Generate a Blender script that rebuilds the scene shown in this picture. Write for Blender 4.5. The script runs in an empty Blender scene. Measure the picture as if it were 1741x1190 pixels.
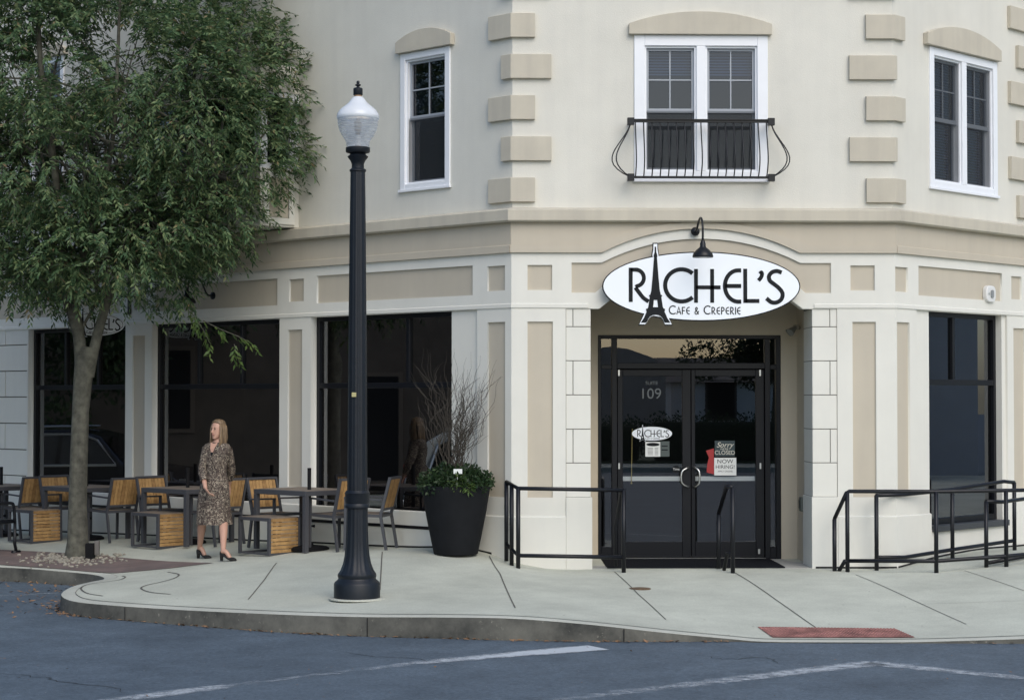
import bpy, bmesh, math, random
import numpy as np
from mathutils import Vector, Matrix
from mathutils.geometry import delaunay_2d_cdt
R_ = math.radians
scene = bpy.context.scene
col = scene.collection
random.seed(7); rng = np.random.default_rng(7)

# ---------------------------------------------------------------- camera
FPX = 3300.0; CAM = Vector((-.53, -22.8, 2.0)); YAW = R_(1.35); PIT = R_(1.42)
cd = bpy.data.cameras.new('camera'); cam = bpy.data.objects.new('camera', cd); col.objects.link(cam)
cd.sensor_width = 36; cd.lens = 36*FPX/1741; cd.clip_end = 600; cd.clip_start = .1
cam.location = CAM; cam.rotation_euler = (math.pi/2+PIT, 0, -YAW)
scene.camera = cam
# ---------------------------------------------------------------- world, sun, exposure
world = bpy.data.worlds.new("World"); scene.world = world; world.use_nodes = True
wn = world.node_tree.nodes; wl = world.node_tree.links
sky = wn.new('ShaderNodeTexSky'); sky.sky_type = 'NISHITA'; sky.sun_disc = False
SUN_EL, SUN_AZ = R_(42), R_(160)      # azimuth measured clockwise from +Y (north)
sky.sun_elevation = SUN_EL; sky.sun_rotation = SUN_AZ; sky.air_density = 1.0; sky.dust_density = 1.6; sky.ozone_density = .6
bg = wn['Background']; bg.inputs['Strength'].default_value = .15
wl.new(sky.outputs[0], bg.inputs[0])
sd = bpy.data.lights.new('sun', 'SUN'); sun = bpy.data.objects.new('sun', sd); col.objects.link(sun)
sd.energy = 1.0; sd.angle = R_(50); sd.color = (1, .965, .885)
sv = Vector((math.sin(SUN_AZ)*math.cos(SUN_EL), math.cos(SUN_AZ)*math.cos(SUN_EL), math.sin(SUN_EL)))
sun.rotation_euler = sv.to_track_quat('Z', 'Y').to_euler(); sun.location = sv*40
vs = scene.view_settings; vs.view_transform = 'Standard'; vs.look = 'None'; vs.exposure = .40; vs.gamma = 1
scene.render.engine = 'CYCLES'
scene.cycles.max_bounces = 6; scene.cycles.transparent_max_bounces = 12; scene.cycles.caustics_reflective = False; scene.cycles.caustics_refractive = False

# ---------------------------------------------------------------- measuring helpers: a pixel of the photograph -> a point on a real plane
fw = Vector((math.sin(YAW)*math.cos(PIT), math.cos(YAW)*math.cos(PIT), math.sin(PIT)))
rt = Vector((math.cos(YAW), -math.sin(YAW), 0)); upv = rt.cross(fw)
def ray(x, y): return fw+rt*((x-870.5)/FPX)+upv*((595-y)/FPX)
def hit(x, y, p, n):
    d = ray(x, y); return CAM+d*((Vector(p)-CAM).dot(n)/d.dot(n))
S = math.sqrt(.5)
class Frame:
    """a wall's own axes: u along it, w out of it, z up"""
    def __init__(s, o, u, n): s.o = Vector(o); s.u = Vector(u); s.n = Vector(n)
    def P(s, u, w, z): return s.o+s.u*u+s.n*w+Vector((0, 0, z))
    def at(s, x, y, w=0):
        h = hit(x, y, s.o+s.n*w, s.n); return ((h-s.o).dot(s.u), h.z)
W = 4.537
FF = Frame((0, 0, 0), (1, 0, 0), (0, -1, 0))
FL = Frame((0, 0, 0), (-S, S, 0), (-S, -S, 0))
FR = Frame((W, 0, 0), (S, S, 0), (S, -S, 0))
def fu(x, w=0): return FF.at(x, 700, w)[0]
def fz(y, w=0): return FF.at(1190, y, w)[1]
def lu(x, w=0): return FL.at(x, 650, w)[0]
def ru(x, w=0): return FR.at(x, 650, w)[0]

# ---------------------------------------------------------------- materials
def new_mat(name):
    m = bpy.data.materials.new(name); m.use_nodes = True
    return m, m.node_tree.nodes, m.node_tree.links, m.node_tree.nodes['Principled BSDF']
def mat(name, color, rough=.6, var=0, vscale=3, bump=0, bscale=200, metal=0, spec=.5, stain=0, detail=6):
    m, n, l, b = new_mat(name)
    b.inputs['Roughness'].default_value = rough; b.inputs['Metallic'].default_value = metal
    b.inputs['Specular IOR Level'].default_value = spec
    b.inputs['Base Color'].default_value = (*color, 1)
    tc = n.new('ShaderNodeTexCoord')
    if var:
        t = n.new('ShaderNodeTexNoise'); t.inputs['Scale'].default_value = vscale; t.inputs['Detail'].default_value = detail; t.inputs['Roughness'].default_value = .62
        l.new(tc.outputs['Object'], t.inputs['Vector'])
        r = n.new('ShaderNodeValToRGB'); r.color_ramp.elements[0].position = .3; r.color_ramp.elements[1].position = .7
        r.color_ramp.elements[0].color = (*[c*(1-var) for c in color], 1); r.color_ramp.elements[1].color = (*[min(1, c*(1+var)) for c in color], 1)
        l.new(t.outputs['Fac'], r.inputs['Fac']); out = r.outputs['Color']
        if stain:   # vertical dirt runs, a long way taller than wide
            mp = n.new('ShaderNodeMapping'); mp.inputs['Scale'].default_value = (5, 5, .35); l.new(tc.outputs['Object'], mp.inputs['Vector'])
            t2 = n.new('ShaderNodeTexNoise'); t2.inputs['Scale'].default_value = 1.4; t2.inputs['Detail'].default_value = 5; l.new(mp.outputs[0], t2.inputs['Vector'])
            r2 = n.new('ShaderNodeValToRGB'); r2.color_ramp.elements[0].position = .42; r2.color_ramp.elements[1].position = .66
            r2.color_ramp.elements[0].color = (1, 1, 1, 1); r2.color_ramp.elements[1].color = (1-stain, 1-stain, 1-stain*.85, 1)
            l.new(t2.outputs['Fac'], r2.inputs['Fac'])
            mx = n.new('ShaderNodeMix'); mx.data_type = 'RGBA'; mx.blend_type = 'MULTIPLY'; mx.inputs['Factor'].default_value = 1
            l.new(out, mx.inputs['A']); l.new(r2.outputs['Color'], mx.inputs['B']); out = mx.outputs['Result']
        l.new(out, b.inputs['Base Color'])
    if bump:
        t = n.new('ShaderNodeTexNoise'); t.inputs['Scale'].default_value = bscale; t.inputs['Detail'].default_value = 4
        l.new(tc.outputs['Object'], t.inputs['Vector'])
        bp = n.new('ShaderNodeBump'); bp.inputs['Strength'].default_value = bump; bp.inputs['Distance'].default_value = .004
        l.new(t.outputs['Fac'], bp.inputs['Height']); l.new(bp.outputs[0], b.inputs['Normal'])
    return m
M = {}
M['cream_up'] = mat('cream_stucco', (.665, .65, .58), .9, .06, .9, .7, 120, stain=.03)
M['cream'] = mat('cream_base_stucco', (.71, .70, .635), .9, .04, 1.1, .4, 160, stain=.02)
M['beige'] = mat('beige_stucco', (.51, .46, .37), .9, .04, 1.2, .4, 160, stain=.03)
M['quoin'] = mat('quoin_stucco', (.53, .49, .40), .92, .06, 2, .5, 140, stain=.07)
M['cornice'] = mat('cornice_stucco', (.53, .49, .40), .92, .06, 1.5, .4, 140, stain=.08)
M['lilac'] = mat('door_recess_stucco', (.52, .46, .36), .9, .04, 2, .3, 160)
M['joint'] = mat('joint_grey', (.18, .17, .15), .95)
M['black_gap'] = mat('black_gap', (.012, .012, .012), .9)
M['white_pvc'] = mat('white_vinyl', (.80, .82, .85), .35, .02, 5)
M['grey_sash'] = mat('grey_sash_vinyl', (.33, .36, .40), .4)
M['dark_frame'] = mat('bronze_frame', (.006, .007, .010), .35, spec=.28)
M['iron'] = mat('black_painted_iron', (.006, .007, .010), .35, .15, 20, .15, 60, spec=.35)
M['lamp_iron'] = mat('blue_black_cast_iron', (.006, .009, .014), .45, .2, 15, .2, 90, spec=.35)
M['matt_black'] = mat('matt_black', (.006, .006, .007), .8, spec=.2)
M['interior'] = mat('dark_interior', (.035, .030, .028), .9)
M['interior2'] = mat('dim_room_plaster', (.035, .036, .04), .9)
M['sign_white'] = mat('sign_white', (.86, .90, .94), .4, .01, 2)
M['ink'] = mat('sign_black', (.007, .009, .011), .5, spec=.2)
M['chrome'] = mat('brushed_aluminium', (.62, .63, .62), .28, metal=1)
M['alu_bar'] = mat('satin_silver_bar', (.85, .88, .84), .5)
M['white_plastic'] = mat('white_plastic', (.70, .70, .68), .5)
M['red'] = mat('red_vinyl', (.35, .02, .02), .5)
M['teal'] = mat('slate_sign_card', (.03, .05, .055), .6)
M['paper'] = mat('paper', (.72, .74, .72), .7)
M['letter_cream'] = mat('cream_print', (.62, .60, .52), .7)
M['grey_print'] = mat('grey_etched_print', (.17, .18, .18), .7)
M['gold'] = mat('yellow_string', (.5, .40, .15), .5)
M['chair_metal'] = mat('grey_powdercoat', (.060, .062, .070), .5)
M['pot'] = mat('black_ribbed_resin', (.008, .009, .011), .75, .2, 8, .2, 60, spec=.2)
M['twig'] = mat('curly_willow_bark', (.05, .042, .032), .85, .25, 12)
M['gravelstone'] = mat('pale_river_stone', (.27, .25, .205), .85, .4, 7)
M['rubber'] = mat('black_rubber_mat', (.009, .010, .013), .95, .2, 90, .5, 300, spec=.1)
M['rust'] = mat('rusty_lid', (.13, .085, .05), .8, .4, 30)
M['deadleaf'] = mat('dead_leaf', (.22, .13, .07), .9, .5, 9)
M['skin'] = mat('skin', (.50, .29, .21), .5)
M['lips'] = mat('lips', (.32, .10, .09), .5)
M['shoe'] = mat('black_suede', (.012, .011, .011), .8)

def wood_mat():
    m, n, l, b = new_mat('golden_teak_slats'); b.inputs['Roughness'].default_value = .55
    tc = n.new('ShaderNodeTexCoord'); g = n.new('ShaderNodeNewGeometry')
    mp = n.new('ShaderNodeMapping'); mp.inputs['Scale'].default_value = (6, 6, 6); l.new(tc.outputs['Object'], mp.inputs[0])
    t = n.new('ShaderNodeTexNoise'); t.inputs['Scale'].default_value = 3; t.inputs['Detail'].default_value = 8; l.new(mp.outputs[0], t.inputs['Vector'])
    a = n.new('ShaderNodeMath'); a.operation = 'ADD'; l.new(t.outputs['Fac'], a.inputs[0])
    ml = n.new('ShaderNodeMath'); ml.operation = 'MULTIPLY'; ml.inputs[1].default_value = .35; l.new(g.outputs['Random Per Island'], ml.inputs[0]); l.new(ml.outputs[0], a.inputs[1])
    r = n.new('ShaderNodeValToRGB'); r.color_ramp.elements[0].position = .35; r.color_ramp.elements[1].position = .95
    r.color_ramp.elements[0].color = (.22, .12, .045, 1); r.color_ramp.elements[1].color = (.47, .285, .115, 1)
    l.new(a.outputs[0], r.inputs[0]); l.new(r.outputs[0], b.inputs['Base Color']); return m
M['teak'] = wood_mat()
M['taupe_top'] = mat('weathered_taupe_slats', (.22, .18, .14), .6, .12, 10)

def leaf_mat(name, cols, rough=.5):
    m, n, l, b = new_mat(name); b.inputs['Roughness'].default_value = rough; b.inputs['Specular IOR Level'].default_value = .35
    g = n.new('ShaderNodeNewGeometry'); r = n.new('ShaderNodeValToRGB')
    while len(r.color_ramp.elements) < len(cols): r.color_ramp.elements.new(.5)
    for e, (p, c) in zip(r.color_ramp.elements, cols): e.position = p; e.color = (*c, 1)
    l.new(g.outputs['Random Per Island'], r.inputs[0]); l.new(r.outputs[0], b.inputs['Base Color'])
    tr = n.new('ShaderNodeBsdfTranslucent'); l.new(r.outputs[0], tr.inputs['Color'])
    mx = n.new('ShaderNodeMixShader'); mx.inputs[0].default_value = .3
    l.new(b.outputs[0], mx.inputs[1]); l.new(tr.outputs[0], mx.inputs[2]); l.new(mx.outputs[0], n['Material Output'].inputs[0]); return m
M['leaf'] = leaf_mat('zelkova_leaf', [(0, (.034, .075, .033)), (.35, (.068, .128, .055)), (.7, (.125, .19, .082)), (.96, (.20, .25, .11)), (1, (.20, .14, .075))])
M['leaf_light'] = leaf_mat('young_leaf', [(0, (.055, .11, .028)), (1, (.13, .19, .05))])
M['leaf_dark'] = leaf_mat('planter_leaf', [(0, (.012, .03, .012)), (.7, (.03, .06, .022)), (1, (.05, .085, .03))])
M['bark'] = mat('greyish_bark', (.10, .098, .075), .95, .5, 9, 1.0, 30, stain=.35)

def glass_mat(name, tint, ior, rough=0.0):
    m, n, l, b = new_mat(name); n.remove(b)
    t = n.new('ShaderNodeBsdfTransparent'); t.inputs[0].default_value = (*tint, 1)
    g = n.new('ShaderNodeBsdfGlossy'); g.inputs['Roughness'].default_value = rough; g.inputs[0].default_value = (.92, .95, 1, 1)
    f = n.new('ShaderNodeFresnel'); ge = n.new('ShaderNodeNewGeometry')
    ma = n.new('ShaderNodeMath'); ma.operation = 'MULTIPLY_ADD'; ma.inputs[1].default_value = 1/ior-ior; ma.inputs[2].default_value = ior
    l.new(ge.outputs['Backfacing'], ma.inputs[0]); l.new(ma.outputs[0], f.inputs[0])
    mx = n.new('ShaderNodeMixShader'); l.new(f.outputs[0], mx.inputs[0]); l.new(t.outputs[0], mx.inputs[1]); l.new(g.outputs[0], mx.inputs[2])
    l.new(mx.outputs[0], n['Material Output'].inputs[0]); return m
M['glass'] = glass_mat('tinted_shop_glass', (.42, .42, .44), 2.4)
M['glass_door'] = glass_mat('door_glass', (.72, .74, .76), 2.1)
M['glass_up'] = glass_mat('window_glass', (.34, .44, .62), 1.62)
M['car_glass'] = glass_mat('car_glass', (.12, .13, .14), 2.2)

def tex_screen():
    """insect screen: fine mesh, darkens what is behind it"""
    m, n, l, b = new_mat('insect_screen'); n.remove(b)
    t = n.new('ShaderNodeBsdfTransparent'); d = n.new('ShaderNodeBsdfDiffuse'); d.inputs[0].default_value = (.05, .055, .06, 1)
    mx = n.new('ShaderNodeMixShader'); mx.inputs[0].default_value = .45
    l.new(t.outputs[0], mx.inputs[1]); l.new(d.outputs[0], mx.inputs[2]); l.new(mx.outputs[0], n['Material Output'].inputs[0]); return m
M['screen'] = tex_screen()

def concrete_mat(name, c, dark=.25, spots=True):
    m, n, l, b = new_mat(name); b.inputs['Roughness'].default_value = .88
    tc = n.new('ShaderNodeTexCoord')
    def noise(s, d=6, r=.6):
        t = n.new('ShaderNodeTexNoise'); t.inputs['Scale'].default_value = s; t.inputs['Detail'].default_value = d; t.inputs['Roughness'].default_value = r
        l.new(tc.outputs['Object'], t.inputs['Vector']); return t
    a = noise(.7, 9, .7); r = n.new('ShaderNodeValToRGB'); r.color_ramp.elements[0].position = .3; r.color_ramp.elements[1].position = .68
    r.color_ramp.elements[0].color = (*[x*(1-dark) for x in c], 1); r.color_ramp.elements[1].color = (*[x*1.06 for x in c], 1)
    l.new(a.outputs[0], r.inputs[0]); out = r.outputs[0]
    f = noise(55, 4, .7); r2 = n.new('ShaderNodeValToRGB'); r2.color_ramp.elements[0].position = .25; r2.color_ramp.elements[1].position = .6
    r2.color_ramp.elements[0].color = (.80, .80, .79, 1); r2.color_ramp.elements[1].color = (1, 1, 1, 1); l.new(f.outputs[0], r2.inputs[0])
    mx = n.new('ShaderNodeMix'); mx.data_type = 'RGBA'; mx.blend_type = 'MULTIPLY'; mx.inputs['Factor'].default_value = 1
    l.new(out, mx.inputs['A']); l.new(r2.outputs[0], mx.inputs['B']); out = mx.outputs['Result']
    if spots:
        v = n.new('ShaderNodeTexVoronoi'); v.inputs['Scale'].default_value = 3.0; l.new(tc.outputs['Object'], v.inputs['Vector'])
        r3 = n.new('ShaderNodeValToRGB'); r3.color_ramp.elements[0].position = .03; r3.color_ramp.elements[1].position = .045
        r3.color_ramp.elements[0].color = (.35, .32, .30, 1); r3.color_ramp.elements[1].color = (1, 1, 1, 1); l.new(v.outputs['Distance'], r3.inputs[0])
        m2 = n.new('ShaderNodeMix'); m2.data_type = 'RGBA'; m2.blend_type = 'MULTIPLY'; m2.inputs['Factor'].default_value = .7
        l.new(out, m2.inputs['A']); l.new(r3.outputs[0], m2.inputs['B']); out = m2.outputs['Result']
    l.new(out, b.inputs['Base Color'])
    bp = n.new('ShaderNodeBump'); bp.inputs['Strength'].default_value = .3; bp.inputs['Distance'].default_value = .003; l.new(f.outputs[0], bp.inputs['Height']); l.new(bp.outputs[0], b.inputs['Normal'])
    return m
M['concrete'] = concrete_mat('sidewalk_concrete', (.56, .575, .485), .28)
M['floor_conc'] = concrete_mat('porch_concrete', (.40, .40, .37), .2, False)
M['curb'] = concrete_mat('curb_top_concrete', (.54, .545, .47), .25, False)
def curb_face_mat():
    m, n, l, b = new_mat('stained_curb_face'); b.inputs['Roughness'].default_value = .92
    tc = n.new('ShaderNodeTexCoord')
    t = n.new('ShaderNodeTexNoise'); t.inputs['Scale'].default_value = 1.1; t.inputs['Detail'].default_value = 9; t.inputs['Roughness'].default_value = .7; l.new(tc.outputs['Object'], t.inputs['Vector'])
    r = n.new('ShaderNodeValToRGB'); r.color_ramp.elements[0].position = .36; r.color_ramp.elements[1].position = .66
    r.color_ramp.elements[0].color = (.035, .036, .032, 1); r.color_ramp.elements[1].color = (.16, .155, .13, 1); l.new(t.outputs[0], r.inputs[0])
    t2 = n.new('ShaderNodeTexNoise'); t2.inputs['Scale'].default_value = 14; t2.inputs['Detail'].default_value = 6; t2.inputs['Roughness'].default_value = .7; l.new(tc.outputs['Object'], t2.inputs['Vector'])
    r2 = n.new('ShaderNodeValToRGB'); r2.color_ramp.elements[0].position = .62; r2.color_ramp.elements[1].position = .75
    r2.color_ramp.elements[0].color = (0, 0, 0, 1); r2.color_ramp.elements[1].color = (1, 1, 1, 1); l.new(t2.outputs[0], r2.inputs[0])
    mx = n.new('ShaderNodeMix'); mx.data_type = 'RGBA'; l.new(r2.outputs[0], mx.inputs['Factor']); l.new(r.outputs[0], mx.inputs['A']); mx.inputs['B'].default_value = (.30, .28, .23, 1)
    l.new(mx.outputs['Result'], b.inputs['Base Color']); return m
M['curb_face'] = curb_face_mat()
def asphalt_mat():
    m, n, l, b = new_mat('blue_grey_asphalt'); b.inputs['Roughness'].default_value = .78; b.inputs['Specular IOR Level'].default_value = .45
    tc = n.new('ShaderNodeTexCoord')
    def noise(s, d, r=.6):
        t = n.new('ShaderNodeTexNoise'); t.inputs['Scale'].default_value = s; t.inputs['Detail'].default_value = d; t.inputs['Roughness'].default_value = r
        l.new(tc.outputs['Object'], t.inputs['Vector']); return t
    a = noise(1.3, 10, .75); r = n.new('ShaderNodeValToRGB'); r.color_ramp.elements[0].position = .33; r.color_ramp.elements[1].position = .7
    r.color_ramp.elements[0].color = (.054, .074, .096, 1); r.color_ramp.elements[1].color = (.102, .136, .172, 1); l.new(a.outputs[0], r.inputs[0])
    f = noise(26, 8, .95); r2 = n.new('ShaderNodeValToRGB'); r2.color_ramp.elements[0].position = .3; r2.color_ramp.elements[1].position = .72
    r2.color_ramp.elements[0].color = (.22, .22, .22, 1); r2.color_ramp.elements[1].color = (1.9, 1.9, 1.86, 1); l.new(f.outputs[0], r2.inputs[0])
    mx = n.new('ShaderNodeMix'); mx.data_type = 'RGBA'; mx.blend_type = 'MULTIPLY'; mx.inputs['Factor'].default_value = 1
    l.new(r.outputs[0], mx.inputs['A']); l.new(r2.outputs[0], mx.inputs['B'])
    v = n.new('ShaderNodeTexVoronoi'); v.inputs['Scale'].default_value = 9; l.new(tc.outputs['Object'], v.inputs['Vector'])
    r3 = n.new('ShaderNodeValToRGB'); r3.color_ramp.elements[0].position = .05; r3.color_ramp.elements[1].position = .07
    r3.color_ramp.elements[0].color = (1, 1, 1, 1); r3.color_ramp.elements[1].color = (0, 0, 0, 1); l.new(v.outputs['Distance'], r3.inputs[0])
    cmp_ = n.new('ShaderNodeMath'); cmp_.operation = 'GREATER_THAN'; cmp_.inputs[1].default_value = .6
    sc = n.new('ShaderNodeSeparateColor'); l.new(v.outputs['Color'], sc.inputs[0]); l.new(sc.outputs[0], cmp_.inputs[0])
    mm = n.new('ShaderNodeMath'); mm.operation = 'MULTIPLY'; l.new(cmp_.outputs[0], mm.inputs[0]); l.new(r3.outputs[0], mm.inputs[1])
    m2 = n.new('ShaderNodeMix'); m2.data_type = 'RGBA'; l.new(mm.outputs[0], m2.inputs['Factor']); l.new(mx.outputs['Result'], m2.inputs['A']); m2.inputs['B'].default_value = (.28, .29, .30, 1)
    l.new(m2.outputs['Result'], b.inputs['Base Color'])
    bp = n.new('ShaderNodeBump'); bp.inputs['Strength'].default_value = .5; bp.inputs['Distance'].default_value = .006; l.new(f.outputs[0], bp.inputs['Height']); l.new(bp.outputs[0], b.inputs['Normal'])
    return m
M['asphalt'] = asphalt_mat()
def brick_mat(name, c1, c2, mo, w, h, ms=.01, rot=0, scale=1, dirs=(0, 0, 0)):
    m, n, l, b = new_mat(name); b.inputs['Roughness'].default_value = .9
    tc = n.new('ShaderNodeTexCoord'); mp = n.new('ShaderNodeMapping'); mp.inputs['Rotation'].default_value = dirs; l.new(tc.outputs['Object'], mp.inputs[0])
    t = n.new('ShaderNodeTexBrick'); t.inputs['Color1'].default_value = (*c1, 1); t.inputs['Color2'].default_value = (*c2, 1); t.inputs['Mortar'].default_value = (*mo, 1)
    t.inputs['Scale'].default_value = scale; t.inputs['Brick Width'].default_value = w; t.inputs['Row Height'].default_value = h; t.inputs['Mortar Size'].default_value = ms
    l.new(mp.outputs[0], t.inputs[0])
    no = n.new('ShaderNodeTexNoise'); no.inputs['Scale'].default_value = 2.5; no.inputs['Detail'].default_value = 8; l.new(tc.outputs['Object'], no.inputs['Vector'])
    r = n.new('ShaderNodeValToRGB'); r.color_ramp.elements[0].color = (.6, .6, .6, 1); r.color_ramp.elements[1].color = (1.3, 1.3, 1.3, 1); l.new(no.outputs[0], r.inputs[0])
    mx = n.new('ShaderNodeMix'); mx.data_type = 'RGBA'; mx.blend_type = 'MULTIPLY'; mx.inputs['Factor'].default_value = 1
    l.new(t.outputs[0], mx.inputs['A']); l.new(r.outputs[0], mx.inputs['B']); l.new(mx.outputs['Result'], b.inputs['Base Color']); return m
M['pavers'] = brick_mat('brown_brick_pavers', (.19, .135, .12), (.15, .115, .105), (.13, .11, .10), .2, .1, .006, dirs=(0, 0, .78))
M['brickwall'] = brick_mat('red_brick', (.13, .042, .03), (.09, .032, .025), (.10, .085, .07), .22, .075, .01, dirs=(R_(90), 0, R_(90)))
def tactile_mat():
    m = mat('red_tactile_panel', (.27, .125, .108), .9, .45, 6); return m
M['tactile'] = tactile_mat()
def paint_mat():
    m, n, l, b = new_mat('worn_white_road_paint'); b.inputs['Roughness'].default_value = .8
    tc = n.new('ShaderNodeTexCoord'); t = n.new('ShaderNodeTexNoise'); t.inputs['Scale'].default_value = 9; t.inputs['Detail'].default_value = 10; t.inputs['Roughness'].default_value = .8
    l.new(tc.outputs['Object'], t.inputs['Vector'])
    at = n.new('ShaderNodeAttribute'); at.attribute_name = 'wear'
    a = n.new('ShaderNodeMath'); a.operation = 'SUBTRACT'; l.new(t.outputs[0], a.inputs[0]); l.new(at.outputs['Fac'], a.inputs[1])
    mu = n.new('ShaderNodeMath'); mu.operation = 'MULTIPLY_ADD'; mu.inputs[1].default_value = 3.2; mu.inputs[2].default_value = .5; mu.use_clamp = True; l.new(a.outputs[0], mu.inputs[0])
    b.inputs['Base Color'].default_value = (.46, .50, .53, 1)
    tr = n.new('ShaderNodeBsdfTransparent'); mx = n.new('ShaderNodeMixShader'); l.new(mu.outputs[0], mx.inputs[0]); l.new(tr.outputs[0], mx.inputs[1]); l.new(b.outputs[0], mx.inputs[2])
    l.new(mx.outputs[0], n['Material Output'].inputs[0]); return m
M['paint'] = paint_mat()
def dress_mat():
    m, n, l, b = new_mat('animal_print_fabric'); b.inputs['Roughness'].default_value = .8
    tc = n.new('ShaderNodeTexCoord')
    wv = n.new('ShaderNodeTexNoise'); wv.inputs['Scale'].default_value = 14; wv.inputs['Detail'].default_value = 2; wv.inputs['Distortion'].default_value = 2.4; l.new(tc.outputs['Object'], wv.inputs['Vector'])
    r = n.new('ShaderNodeValToRGB'); e = r.color_ramp.elements
    for _ in range(6): e.new(.5)
    for el, (p, c) in zip(e, [(0, (.02, .015, .013)), (.40, (.025, .018, .016)), (.42, (.30, .25, .19)), (.465, (.36, .30, .23)), (.49, (.02, .015, .013)), (.56, (.06, .04, .03)), (.58, (.20, .15, .12)), (.61, (.035, .025, .02))]): el.position = p; el.color = (*c, 1)
    l.new(wv.outputs[0], r.inputs[0]); l.new(r.outputs[0], b.inputs['Base Color']); return m
M['dress'] = dress_mat()
def hair_mat():
    m, n, l, b = new_mat('blonde_hair'); b.inputs['Roughness'].default_value = .5
    tc = n.new('ShaderNodeTexCoord'); mp = n.new('ShaderNodeMapping'); mp.inputs['Scale'].default_value = (60, 60, 3); l.new(tc.outputs['Object'], mp.inputs[0])
    t = n.new('ShaderNodeTexNoise'); t.inputs['Scale'].default_value = 1; l.new(mp.outputs[0], t.inputs['Vector'])
    r = n.new('ShaderNodeValToRGB'); r.color_ramp.elements[0].position = .3; r.color_ramp.elements[1].position = .7
    r.color_ramp.elements[0].color = (.07, .045, .027, 1); r.color_ramp.elements[1].color = (.27, .185, .105, 1); l.new(t.outputs[0], r.inputs[0]); l.new(r.outputs[0], b.inputs['Base Color']); return m
M['hair'] = hair_mat()

# ---------------------------------------------------------------- object helpers
def meta(o, label=None, cat=None, group=None, kind=None):
    if label: o['label'] = label
    if cat: o['category'] = cat
    if group: o['group'] = group
    if kind: o['kind'] = kind
    return o
def thing(name, label, cat, loc=(0, 0, 0), rz=0, group=None):
    o = bpy.data.objects.new(name, None); col.objects.link(o); o.empty_display_size = .2
    o.location = loc; o.rotation_euler = (0, 0, rz)
    o['_m'] = 1; return meta(o, label, cat, group)
def wmat(o):
    m = Matrix.Translation(o.location) @ Matrix.Rotation(o.rotation_euler.z, 4, 'Z')
    return (wmat(o.parent) @ m) if o.parent else m
def link(name, me, m, parent=None, local=False, origin=None, smooth=False):
    """link a mesh given in world coordinates (or in its parent's when local)"""
    o = bpy.data.objects.new(name, me); col.objects.link(o)
    me.name = name
    if m is not None:
        me.materials.clear(); me.materials.append(m)
    if parent is not None:
        o.parent = parent
        if not local: me.transform(wmat(parent).inverted())
    elif origin is not None:
        me.transform(Matrix.Translation(-Vector(origin))); o.location = origin
    if smooth:
        me.polygons.foreach_set('use_smooth', [True]*len(me.polygons))
    return o
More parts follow.
